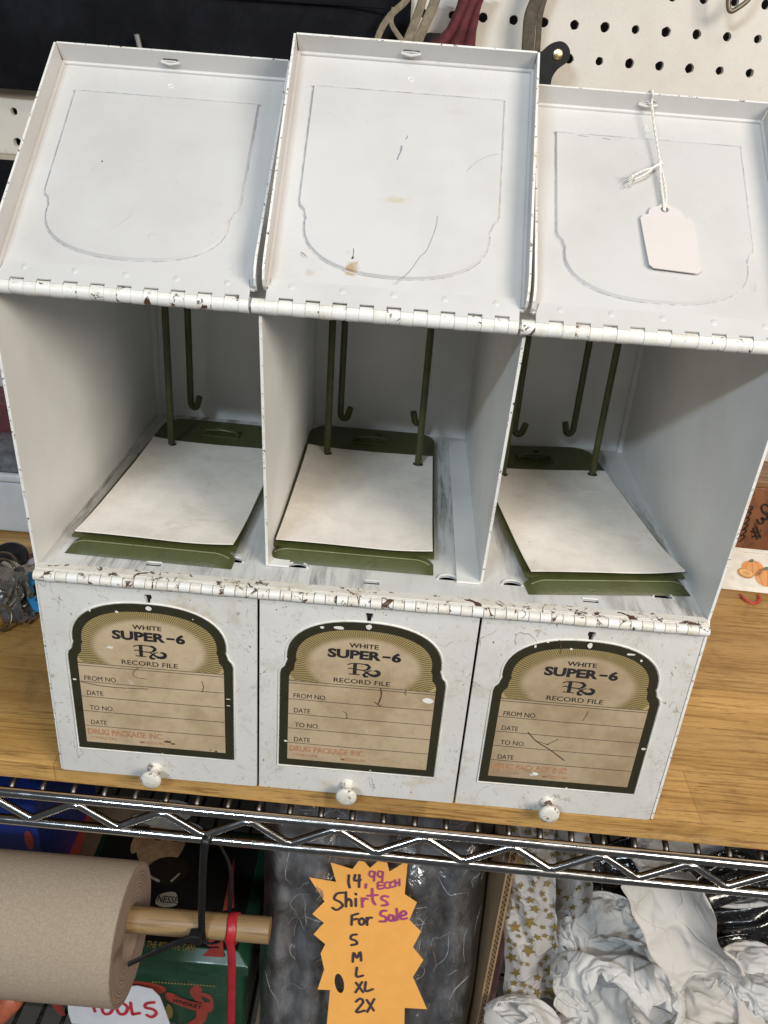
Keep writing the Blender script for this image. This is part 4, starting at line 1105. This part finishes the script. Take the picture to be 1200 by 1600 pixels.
tstroke([(205, 1566), (206, 1576), (208, 1584)]); tstroke([(208, 1584), (214, 1583), (219, 1582)])
tstroke([(242, 1565), (230, 1567), (228, 1573), (240, 1576), (245, 1582), (238, 1588), (230, 1585)])
tag(build(tg, "tools_card", [paper("white_card", (.68, .69, .72)), plain("red_marker", (.50, .03, .05), .5)], None, TG.o), "white card with TOOLS written in red marker against the green tin", "card")

bb = MB(); q0 = hit(60, 1330, 1, .75)
bb.box(q0.x - 1.2, q0.x + .02, .75, 1.7, -2.02, q0.z + .42)
bb.prism([[(-.55, -.3), (-.28, -.3), (-.34, .12), (-.60, .05)]], lambda x, z, h: Vector((q0.x + x, .75 - h, q0.z + z + .2)), .001, .004, 1)
bb.disc(-.05, .10, .03, .09, lambda x, z, h: Vector((q0.x + x, .75 - h, q0.z + z)), 1, .003, 14)
tag(build(bb, "blue_box", [plain("blue_card", (.012, .028, .17), .3), M_tinred], None, (q0.x - .6, 1.2, -2.0), bevel=.0), "dark blue carton with red print behind the paper roll", "box")
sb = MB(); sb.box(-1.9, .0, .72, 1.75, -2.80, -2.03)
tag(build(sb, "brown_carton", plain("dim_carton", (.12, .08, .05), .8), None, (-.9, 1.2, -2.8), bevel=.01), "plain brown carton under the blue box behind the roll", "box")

oh = MB(); p0 = hit(-25, 1600, 1, .25); p1 = hit(26, 1556, 1, .25)
oh.tube(catmull([p0, p0.lerp(p1, .5) + Vector((0, -.02, .01)), p1], 6), [.075, .08, .08, .08, .08, .085, .085, .085, .08, .08, .075, .07, .045], 14)
tag(build(oh, "tool_handle", plain("orange_rubber", (.50, .14, .07), .45), None, p0), "orange rubber tool handle at the bottom left under the paper roll", "tool handle")
# ------------------------------------------------------------------ cardboard box with bagged shirts and the sale sign
M_board = plain("cardboard", (.36, .235, .125), .85, var=.1, sc=6)
cb = empty("cardboard_box", (1.6, 1.0, -2.8), "open cardboard box holding the bagged shirts, its side upright under the shelf", "box")
c = MB(); XB = 2.40
c.box(XB, XB + .012, .30, 1.9, -2.79, -.62); c.box(XB + .036, XB + .048, .30, 1.9, -2.79, -.62)
zz = [Vector((XB + .012 + (.024 if k % 2 else 0), .305, -.62 - k * .022)) for k in range(98)]
c.tube(zz, .004, 5); c.tube([v + Vector((0, .01, 0)) for v in zz], .004, 5)
build(c, "side_panel", M_board, cb)
c = MB(); c.box(.90, XB - .002, 1.86, 1.9, -2.79, -.9); build(c, "back_panel", M_board, cb)
c = MB(); c.box(.90, XB - .002, .30, 1.85, -2.80, -2.77); build(c, "bottom_panel", M_board, cb)

def plastic(name, c0, c1):
    M = Mat(name, c0, .16, 0, .9, .7)
    M.p.inputs["Coat Roughness"].default_value = .06
    n = M.noise(2.2, 4, .65, 1.2)
    c = M.mix(M.step(n, .35, .65), c0, c1)
    hz = M.noise(9, 5, .8, 1.5, co=M.scale((1, 1, .5)))
    c = M.mix(M.step(hz, .58, .72, 0, .28), c, (.42, .43, .46))
    M.base(c); M.rough(M.step(hz, .4, .7, .10, .35))
    cr = None
    for sc_, off_, wd_ in ((2.6, .5, .010), (4.5, .46, .012), (7.5, .53, .014)):
        ln = M.step(M.math('ABSOLUTE', M.math('SUBTRACT', M.noise(sc_, 1.5, .5, .6, co=M.scale((1.3, 1, .8), rot=(off_, .4, sc_))), off_)), 0, wd_ * 2.2, 1, 0)
        ln = M.math('MULTIPLY', ln, M.step(M.noise(sc_ * .9, 2, .6), .48, .60))
        cr = ln if cr is None else M.math('ADD', cr, ln)
    M.bump(M.math('ADD', cr, M.math('MULTIPLY', M.noise(4, 5, .6, 1.0), .8)), .6, .006)
    return M.m
def ridged(p, o=4):
    s_, a_, f_ = 0, .5, 1.0
    for k in range(o):
        s_ += a_ * (1 - abs(noise.noise(p * f_ + Vector((k * 7.3, 1.7 * k, 0)))) * 2); a_ *= .5; f_ *= 2.1
    return s_
_cd = {}
def crease(p, seed, f=1.0, n=11):
    if seed not in _cd:
        r_ = random.Random(int(seed * 1000) + 5); L_ = []
        for k in range(n):
            d = Vector((r_.gauss(0, 1), r_.gauss(0, 1), r_.gauss(0, 1))).normalized(); fr_ = .75 * (1.28 if n > 8 else 1.45) ** k
            L_.append((d * fr_, r_.random(), fr_ ** -.85))
        _cd[seed] = L_
    q = p * f + Vector((noise.noise(p * f * .8 + Vector((seed, 0, 0))), noise.noise(p * f * .8 + Vector((0, seed, 4))), noise.noise(p * f * .8 + Vector((3, 0, seed))))) * .25
    h = 0
    for d, ph, a in _cd[seed]:
        t = q.dot(d) + ph; t -= math.floor(t); h += a * (abs(t - .5) * 2 - .5)
    return h * .5
def film_mat():
    M = Mat("clear_film", (.8, .8, .8), .1)
    N, L = M.N, M.L
    tr = N.new("ShaderNodeBsdfTransparent"); gl = N.new("ShaderNodeBsdfGlossy"); gl.inputs["Roughness"].default_value = .24
    df = N.new("ShaderNodeBsdfTranslucent"); df.inputs[0].default_value = (.75, .75, .78, 1); d2 = N.new("ShaderNodeBsdfDiffuse"); d2.inputs[0].default_value = (.7, .7, .72, 1)
    lw = N.new("ShaderNodeLayerWeight"); lw.inputs["Blend"].default_value = .35
    a = N.new("ShaderNodeMixShader"); L.new(M.step(M.noise(5, 4, .7, co=M.scale((1.5, 1, .6))), .38, .72, .05, .22), a.inputs[0]); L.new(tr.outputs[0], a.inputs[1]); L.new(d2.outputs[0], a.inputs[2])
    b = N.new("ShaderNodeMixShader"); L.new(M.math('ADD', M.math('MULTIPLY', lw.outputs["Fresnel"], .9), .26), b.inputs[0]); L.new(a.outputs[0], b.inputs[1]); L.new(gl.outputs[0], b.inputs[2])
    bp = N.new("ShaderNodeBump"); bp.inputs["Strength"].default_value = .5; bp.inputs["Distance"].default_value = .004
    L.new(M.noise(7, 4, .65, 1.2, co=M.scale((1.4, 1, .7))), bp.inputs["Height"]); L.new(bp.outputs[0], gl.inputs["Normal"])
    L.new(b.outputs[0], N["Material Output"].inputs[0]); return M.m
M_film = film_mat()
M_crease_glint = plain("film_fold_glint", (.42, .42, .44), .12, spec=1.0, var=.5, sc=14)
def bagged(x0, x1, off, zt_, seed, mat, label, cat, grp, bulge=.12):
    root = empty("bagged_shirt", ((x0 + x1) / 2, .8, -2.74), label, cat, grp)
    def surf(film):
        def f(u, v):
            x = x0 + (x1 - x0) * u; z = -2.74 + (zt_ + 2.74) * v
            y = .66 + off + .25 * (z + .85)
            e = 1 - (abs(2 * u - 1)) ** 5
            top = max(0, v - .9) / .1
            q = Vector((x * 1.7 + seed, z * 1.1, seed * .7))
            d = bulge * e * (1 - top ** 2) + .11 * noise.noise(Vector((x * 3.6 + seed, z * .55, 3))) + .05 * noise.noise(Vector((x * 9 + seed, z * 1.0, 5)))
            if film: d += .030 + .11 * (.5 + crease(Vector((x * 1.8, z * 1.2, 0)), seed + 2, 1, 6)) * e
            return Vector((x + .02 * noise.noise(q * 2), y - d + .25 * top ** 2 + (1 - e) * .12, z))
        return f
    mb = MB(); mb.grid(surf(False), 60, 90)
    mb.grid(lambda u, v: Vector((x1 - (x1 - x0) * u, 1.15 + .25 * (-2.0 + v * 1.4 + .85), -2.74 + (zt_ + 2.74) * v * .98)), 4, 4)
    build(mb, "folded_shirt", mat, root)
    mb = MB(); F_ = surf(True); mb.grid(F_, 130, 190)
    rs = random.Random(int(seed))
    for k in range(38):                         # sharp pinched folds of the film, coloured pale to stand for glints
        u, v, a_ = rs.uniform(.06, .94), rs.uniform(.25, .97), rs.gauss(PI / 2, .7)
        P = []; st = rs.uniform(.012, .05)
        for q in range(rs.randint(4, 9)):
            if not (.02 < u < .98 and .02 < v < .99): break
            P.append(F_(u, v) + Vector((0, -.004, .003))); u += math.cos(a_) * st * 1.6; v += math.sin(a_) * st * .7; a_ += rs.gauss(0, .45)
        if len(P) < 3: continue
        P = catmull(P, 4); n_ = len(P); w_ = rs.uniform(.0012, .0034)
        mb.tube(P, [w_ * (.25 + math.sin(PI * q / (n_ - 1)) * (.6 + .5 * noise.noise(Vector((q * .5, k, 0))))) for q in range(n_)], 5, 1)
    build(mb, "plastic_film", [M_film, M_crease_glint], root)
bagged(.93, 1.80, .04, -.42, 3.0, plain("grey_shirt", (.17, .165, .168), .85, var=.2, sc=2.5), "pale grey shirts in a clear crinkled plastic bag left of the orange sign", "shirt bag", "bagged shirts in the cardboard box")
bagged(1.66, 2.385, .10, -.40, 9.0, plain("slate_shirt", (.045, .052, .064), .85, var=.3, sc=2.5), "dark slate shirts in shiny plastic bag right of the orange sign", "shirt bag", "bagged shirts in the cardboard box")

SG = Frame(Vector((1.6, .40, -.85)), (1, 0, 0), (0, .25, 1))
def sgp(a, b_): q = hitp(350 + a / 2.727, 1300 + b_ / 2.727, SG.o, SG.n) - SG.o; return (q.dot(SG.ex), q.dot(SG.ey))
star = [(455, 125), (548, 155), (575, 118), (598, 122), (622, 150), (655, 120), (695, 125), (705, 165), (783, 115), (770, 265), (822, 300), (790, 380), (840, 430), (805, 500), (850, 555), (805, 630), (865, 765), (770, 762), (768, 840), (800, 900), (740, 890), (700, 960), (640, 900), (580, 960), (540, 890), (430, 900), (438, 818), (450, 688), (397, 685), (425, 600), (410, 530), (430, 490), (380, 445), (425, 395), (375, 355), (428, 300), (363, 190), (478, 212)]
s = MB()
bend = lambda x, y, h: SG(x, y, h + .05 * x * x + .03 * math.sin(y * 2.2 + .5))
ov = [sgp(490 + 20 * math.cos(t) + 6 * math.sin(t), 660 + 42 * math.sin(t)) for t in [2 * PI * q / 14 for q in range(14)]]
# fine triangulation so that the card can bend
loopS = [sgp(*p_) for p_ in star]
bm = bmesh.new()
flat = [Vector((x, y, 0)) for x, y in loopS] ; fh_ = [Vector((x, y, 0)) for x, y in ov]
allp = flat + fh_; vs = [bm.verts.new(v) for v in allp]
for t in tessellate_polygon([flat, fh_]):
    try: bm.faces.new([vs[k] for k in t])
    except ValueError: pass
bmesh.ops.recalc_face_normals(bm, faces=bm.faces)
for _ in range(4):
    ed = [e for e in bm.edges if e.calc_length() > .10]
    if not ed: break
    bmesh.ops.subdivide_edges(bm, edges=ed, cuts=1, use_grid_fill=False); bmesh.ops.triangulate(bm, faces=bm.faces)
bm.verts.ensure_lookup_table()
for v in bm.verts: v.index
idx = {v: k for k, v in enumerate(bm.verts)}
i_ = s.add([bend(v.co.x, v.co.y, 0) for v in bm.verts])
for f_ in bm.faces: s.face([i_ + idx[v] for v in f_.verts], 0, True)
bm.free()
def pen(pts, mi=1, wd=.0155, k=5):
    P = [sgp(*q) for q in pts]
    s.ribbon(catmull(P, k) if len(P) > 2 else P, wd, bend, mi, .006 + rnd.random() * .001)
B, U = 1, 2
pen([(533, 180), (531, 210), (536, 235)], B); pen([(560, 178), (557, 203), (583, 200)], B); pen([(578, 178), (576, 232)], B)
pen([(606, 220), (604, 236)], U)
for ox in (620, 655): pen([(ox + 22, 165), (ox + 6, 162), (ox, 178), (ox + 12, 188), (ox + 22, 178), (ox + 22, 165)], U, .012); pen([(ox + 22, 168), (ox + 20, 205)], U, .012)
pen([(676, 212), (658, 212), (657, 240), (678, 238)], U, .012); pen([(658, 226), (674, 225)], U, .012)
pen([(704, 210), (688, 214), (686, 234), (704, 236)], U, .012); pen([(722, 206), (710, 214), (710, 232), (724, 230)], U, .012)
pen([(730, 200), (732, 228)], U, .012); pen([(748, 196), (748, 224)], U, .012); pen([(730, 215), (748, 212)], U, .012)
pen([(510, 258), (482, 262), (470, 285), (495, 300), (505, 318), (480, 335), (462, 325)], B)
pen([(520, 255), (520, 320)], B); pen([(520, 300), (532, 286), (542, 296), (543, 318)], B)
pen([(562, 285), (562, 318)], B); pen([(562, 262), (563, 266)], B)
pen([(588, 282), (590, 322)], U); pen([(590, 300), (600, 284), (612, 286)], U)
pen([(632, 240), (634, 290), (645, 310)], U); pen([(612, 272), (655, 268)], U)
pen([(700, 275), (680, 272), (672, 286), (690, 296), (698, 310), (674, 315)], U)
pen([(545, 360), (543, 402)], B); pen([(545, 360), (572, 352)], B); pen([(545, 380), (568, 375)], B)
pen([(588, 372), (576, 382), (580, 400), (594, 398), (598, 382), (588, 372)], B); pen([(608, 370), (610, 402)], B); pen([(610, 384), (618, 370), (630, 370)], B)
pen([(692, 338), (672, 340), (668, 358), (688, 366), (690, 384), (664, 386)], U); pen([(722, 360), (706, 358), (702, 378), (718, 382), (724, 362), (728, 382)], U)
pen([(736, 328), (740, 378)], U); pen([(750, 362), (776, 352), (768, 338), (752, 350), (756, 374), (780, 370)], U)
pen([(565, 445), (545, 448), (540, 464), (560, 472), (566, 486), (542, 492)], B)
pen([(548, 565), (552, 525), (566, 548), (580, 522), (584, 560)], B)
pen([(566, 590), (564, 628), (592, 624)], B)
pen([(562, 655), (592, 695)], B); pen([(588, 652), (560, 696)], B); pen([(604, 652), (602, 690), (634, 682)], B)
pen([(562, 735), (580, 722), (592, 738), (562, 778), (600, 772)], B); pen([(608, 728), (638, 772)], B); pen([(640, 724), (610, 778)], B)
M_neon = paper("orange_card", (1.0, .49, .12), .05, .45)
o = build(s, "sale_sign", [M_neon, plain("dark_pen", (.06, .045, .06), .5), plain("purple_pen", (.42, .075, .22), .5)], None, SG.o)
tag(o, "orange starburst sign handwritten Shirts For Sale with prices and sizes", "sign")

# ------------------------------------------------------------------ tissue papers
def tissue_mat(name, col, tr=.38):
    M = Mat(name, col, .7, spec=.3)
    M.base(M.mix(M.step(M.noise(4, 4, .7), .35, .7), col, tuple(k * .93 for k in col)))
    cr = None
    for sc_, off_ in ((2.2, .5), (3.7, .46), (6.0, .53)):
        ln = M.step(M.math('ABSOLUTE', M.math('SUBTRACT', M.noise(sc_, 1.0, .5, .3, co=M.scale((1, 1, 1), rot=(off_, .4, sc_))), off_)), 0, .035, 1, 0)
        ln = M.math('MULTIPLY', ln, M.step(M.noise(sc_ * .9, 2, .6), .42, .60))
        cr = ln if cr is None else M.math('ADD', cr, ln)
    M.bump(M.math('MULTIPLY', cr, .6), .35, .005)
    tl = M.N.new("ShaderNodeBsdfTranslucent"); tl.inputs[0].default_value = (*col, 1)
    mx = M.N.new("ShaderNodeMixShader"); mx.inputs[0].default_value = tr
    M.L.new(M.p.outputs[0], mx.inputs[1]); M.L.new(tl.outputs[0], mx.inputs[2]); M.L.new(mx.outputs[0], M.N["Material Output"].inputs[0])
    return M.m
M_tis = tissue_mat("white_tissue", (.86, .85, .83))
M_tisw = tissue_mat("cream_tissue", (.84, .80, .75))
import numpy as np
_sims = {}
def crumpled_sheet(seed, n=56, size=(2.3, 2.3), box=(.62, .62, .62), steps=170, stiff=.35):
    """a sheet of paper squeezed into an ellipsoid: edges keep their length, so it buckles and creases"""
    key_ = (seed, size, box)
    if key_ in _sims: return _sims[key_]
    r_ = np.random.RandomState(seed)
    ny = int(n * size[1] / size[0])
    X, Y = np.meshgrid(np.linspace(-.5, .5, n) * size[0], np.linspace(-.5, .5, ny) * size[1])
    P = np.stack([X, Y, np.zeros_like(X)], -1)
    for k in range(7):                           # first gentle random folds
        d = r_.randn(2); d /= np.linalg.norm(d); f = r_.uniform(1.5, 5.5); ph = r_.uniform(0, 6.3)
        P[..., 2] += .06 / f * 3 * np.abs(np.sin((X * d[0] + Y * d[1]) * f + ph))
    if box[2] < .2: P[..., 2] = (P[..., 2] - P[..., 2].mean()) * .55
    offs = [(0, 1), (1, 0), (1, 1), (1, -1), (0, 2), (2, 0), (0, 4), (4, 0)]
    h0 = size[0] / (n - 1); h1 = size[1] / (ny - 1)
    def sl(dy, dx):
        ya = slice(0, ny - dy); yb = slice(dy, ny)
        if dx >= 0: return (ya, slice(0, n - dx)), (yb, slice(dx, n))
        return (ya, slice(-dx, n)), (yb, slice(0, n + dx))
    R = np.array(box)
    for st in range(steps):
        t = min(1, st / (steps * .75)); cur = R + (np.array([size[0] * .72, size[1] * .72, .9]) - R) * (1 - t) ** 1.3
        for it in range(6):
            for dy, dx in offs:
                a, b = sl(dy, dx)
                D = P[b] - P[a]; L = np.linalg.norm(D, axis=-1, keepdims=True) + 1e-9
                L0 = math.hypot(dx * h0, dy * h1)
                k_ = 1.0 if max(abs(dx), dy) == 1 else stiff * (.5 if max(abs(dx), dy) == 4 else 1)
                C = k_ * (L - L0) / L * D
                if max(abs(dx), dy) > 1: C = np.where(L < L0 * (.90 if max(abs(dx), dy) == 2 else .6), C * .6, np.where(L > L0, C, 0))
                # damped simultaneous update
                P[a] += C * .24; P[b] -= C * .24
        if box[2] < .2: P = np.clip(P, -R, R); continue
        q = P / cur; l = np.linalg.norm(q, axis=-1, keepdims=True)
        P = np.where(l > 1, P / l, P)
    _sims[key_] = P
    return P
def crumple(name, c, r, seed, mat, label, cat, grp, sq=(1, 1, 1), sub=5, amp=.5, petals=2):
    mb = MB(); rs = random.Random(seed); c = Vector(c)
    for k_ in range(petals):
        P = crumpled_sheet(40 + (seed + k_ * 2) % 4)
        ny, n, _ = P.shape
        rot = Matrix.Rotation(rs.uniform(0, 6.3), 3, Vector((rs.gauss(0, 1), rs.gauss(0, 1), rs.gauss(0, 1))).normalized())
        sc = r * 1.66 * (1 if k_ == 0 else .96); o_ = Vector((0, .12 * r * k_, -.06 * r * k_))
        i0_ = len(mb.v)
        for p_ in P.reshape(-1, 3):
            v = rot @ Vector(p_); mb.v.append(c + o_ + Vector((v.x * sq[0], v.y * sq[1], v.z * sq[2])) * sc)
        for y in range(ny - 1):
            for x in range(n - 1):
                k = i0_ + y * n + x; mb.face((k, k + 1, k + n + 1, k + n), 0, True)
    o = build(mb, name, mat, None, c)
    m_ = o.modifiers.new("smooth", 'SUBSURF'); m_.levels = 1; m_.render_levels = 1
    return tag(o, label, cat, grp)
G = "crumpled white tissue paper under the shelf"
crumple("crumpled_tissue", hit(960, 1560, 1, .20), .40, 11, M_tis, "largest white tissue wad at the front, centre of the tissue heap", "tissue paper", G, (1.05, .8, .95))
crumple("crumpled_tissue", hit(945, 1468, 1, .55), .34, 12, M_tis, "white tissue wad behind, beside the star printed tissue", "tissue paper", G, (1.0, .8, .85))
crumple("crumpled_tissue", hit(1025, 1470, 1, .62), .34, 13, M_tis, "upper white tissue wad below the draped flat piece", "tissue paper", G, (1.1, .8, 1))
crumple("crumpled_tissue", hit(1090, 1585, 1, .22), .34, 14, M_tisw, "cream tinted tissue wad at the front right", "tissue paper", G, (1.3, .8, .7))
crumple("crumpled_tissue", hit(1180, 1545, 1, .35), .30, 15, M_tis, "white tissue wad at the right edge of the heap", "tissue paper", G, (1.0, .8, 1))
crumple("crumpled_tissue", hit(815, 1605, 1, .10), .22, 16, M_tis, "small white tissue wad in front of the star printed tissue", "tissue paper", G, (1.2, .8, .7))
crumple("crumpled_tissue", hit(1130, 1345, 1, 1.1), .42, 17, M_tis, "white tissue wad far back behind the chrome rail", "tissue paper", G, (1.5, .7, .7))
crumple("crumpled_tissue", hit(1060, 1660, 1, .35), .55, 18, M_tisw, "cream tissue wad lowest in the heap carrying the others", "tissue paper", G, (1.8, .9, .8))
crumple("black_plastic_bag", hit(1090, 1430, 1, 1.15), .62, 21, plastic("black_bag_plastic", (.010, .010, .011), (.022, .022, .024)), "crumpled black plastic bag in the dark behind the white tissue", "plastic bag", None, (1.7, .8, 1.1), 5, .9)
# a draped flat piece, folded over
def sheet(name, quad, Y0, amp, seed, mat, label, cat, grp, nu=60, nv=80, dY=0.0, fold=None):
    A, B_, C_, D_ = [Vector(p_) for p_ in quad]      # pixel corners: top-left, top-right, bottom-right, bottom-left
    def f(u, v):
        p_ = (A * (1 - u) + B_ * u) * (1 - v) + (D_ * (1 - u) + C_ * u) * v
        e = .06 * noise.noise(Vector((v * 5 + seed, u * 2, 0)))
        pu = p_.x + 10 * e + 6 * noise.noise(Vector((v * 9, seed, u * 3))); pv = p_.y + 5 * noise.noise(Vector((u * 6, seed * 2, v * 3)))
        q = Vector((u * 2.2 + seed, v * 3.0, 0))
        y = Y0 + dY * v - amp * 1.3 * crease(q * .45, seed, 1, 5) - amp * .12 * crease(q * 1.2, seed + .5, 1, 4)
        if fold: y += fold(u, v)
        return hit(pu, pv, 1, y)
    mb = MB(); mb.grid(f, nu, nv)
    return mb, f
A_, B_ = hit(1022, 1372, 1, .22), hit(1104, 1540, 1, -.06)
mb = MB(); P = crumpled_sheet(77, 44, (1.0, 2.0), (.468, .94, .15), 80)
ey_ = (B_ - A_).normalized(); ex_ = ey_.cross(Vector((0, 1, .25))).normalized(); ez_ = ex_.cross(ey_); ln_ = (B_ - A_).length / 2
for p_ in P.reshape(-1, 3): mb.v.append((A_ + B_) / 2 + ex_ * (float(p_[0]) * (.44 + .07 * noise.noise(Vector((float(p_[1]) * 1.3, 4, 1)))) + .04 * noise.noise(Vector((float(p_[1]) * 2.2, 1, 7)))) + ey_ * (float(p_[1]) * ln_ * 1.1 + .05 * noise.noise(Vector((float(p_[0]) * 4, 8, 2)))) + ez_ * (float(p_[2]) * .55 + .10 * math.cos(float(p_[0]) * 3)))
for y in range(P.shape[0] - 1):
    for x in range(P.shape[1] - 1):
        k = y * P.shape[1] + x; mb.face((k, k + 1, k + P.shape[1] + 1, k + P.shape[1]), 0, True)
o = build(mb, "draped_tissue", M_tisw, None, hit(1050, 1450, 1, .3)); m_ = o.modifiers.new("smooth", 'SUBSURF'); m_.levels = 1; m_.render_levels = 1
tag(o, "flat creased strip of white tissue draped slanting over the tissue heap", "tissue paper", G)
# star printed tissue in two folds
M_starp = tissue_mat("star_tissue", (.78, .76, .73)); M_gold = plain("gold_print", (.23, .165, .045), .45)
def star_tissue(quad, Y0, seed, label, n, fold):
    mb, f = sheet("t", quad, Y0, .07, seed, None, None, None, None, 60, 90, fold=fold)
    rs = random.Random(int(seed * 10)); Lx = abs(quad[1][0] - quad[0][0]); Ly = abs(quad[3][1] - quad[0][1])
    put = []
    tries = 0
    while len(put) < n and tries < 4000:
        tries += 1
        u, v = rs.uniform(.05, .95), rs.uniform(.03, .97); R_ = rs.choice((4.5, 6, 7, 7, 9, 11))
        if any(math.hypot((u - a) * Lx, (v - b_) * Ly) < (R_ + r_) * .92 for a, b_, r_ in put): continue
        put.append((u, v, R_)); ro = rs.uniform(0, 2 * PI)
        ring_ = []
        for q in range(10):
            r_ = R_ if q % 2 == 0 else R_ * .42; a_ = ro + q * PI / 5
            uu, vv = u + r_ * math.cos(a_) / Lx, v + r_ * math.sin(a_) / Ly
            ring_.append((uu, vv))
        def off(uu, vv):
            p_ = f(uu, vv); return p_ + (CAM_C - p_).normalized() * .0 + Vector((0, -.012, .008))
        c_ = mb.add([off(u, v)]); i_ = mb.add([off(*t) for t in ring_])
        for q in range(10): mb.face((c_, i_ + q, i_ + (q + 1) % 10), 1)
    o = build(mb, "star_tissue", [M_starp, M_gold], None, f(.5, .5))
    tag(o, label, "gift tissue", "star printed tissue")
star_tissue([(788, 1262), (866, 1270), (872, 1560), (788, 1560)], .42, 2.0, "tall fold of white tissue printed with gold stars beside the cardboard box", 80, lambda u, v: -.10 * math.sin(PI * min(1, u * 1.15)))
star_tissue([(850, 1275), (925, 1290), (925, 1500), (845, 1560)], .62, 3.3, "shaded star printed tissue hanging behind the tall bright fold", 50, lambda u, v: .12 * math.sin(PI * u * 2) + .1 * u)
dk = MB(); dk.box(2.50, 2.56, .55, 1.6, -2.7, -.7)
tag(build(dk, "pink_folder", plain("dusty_pink", (.30, .16, .16), .6), None, (2.53, 1.0, -2.7), bevel=.01), "dusty pink folder edge squeezed behind the cardboard side panel", "folder")
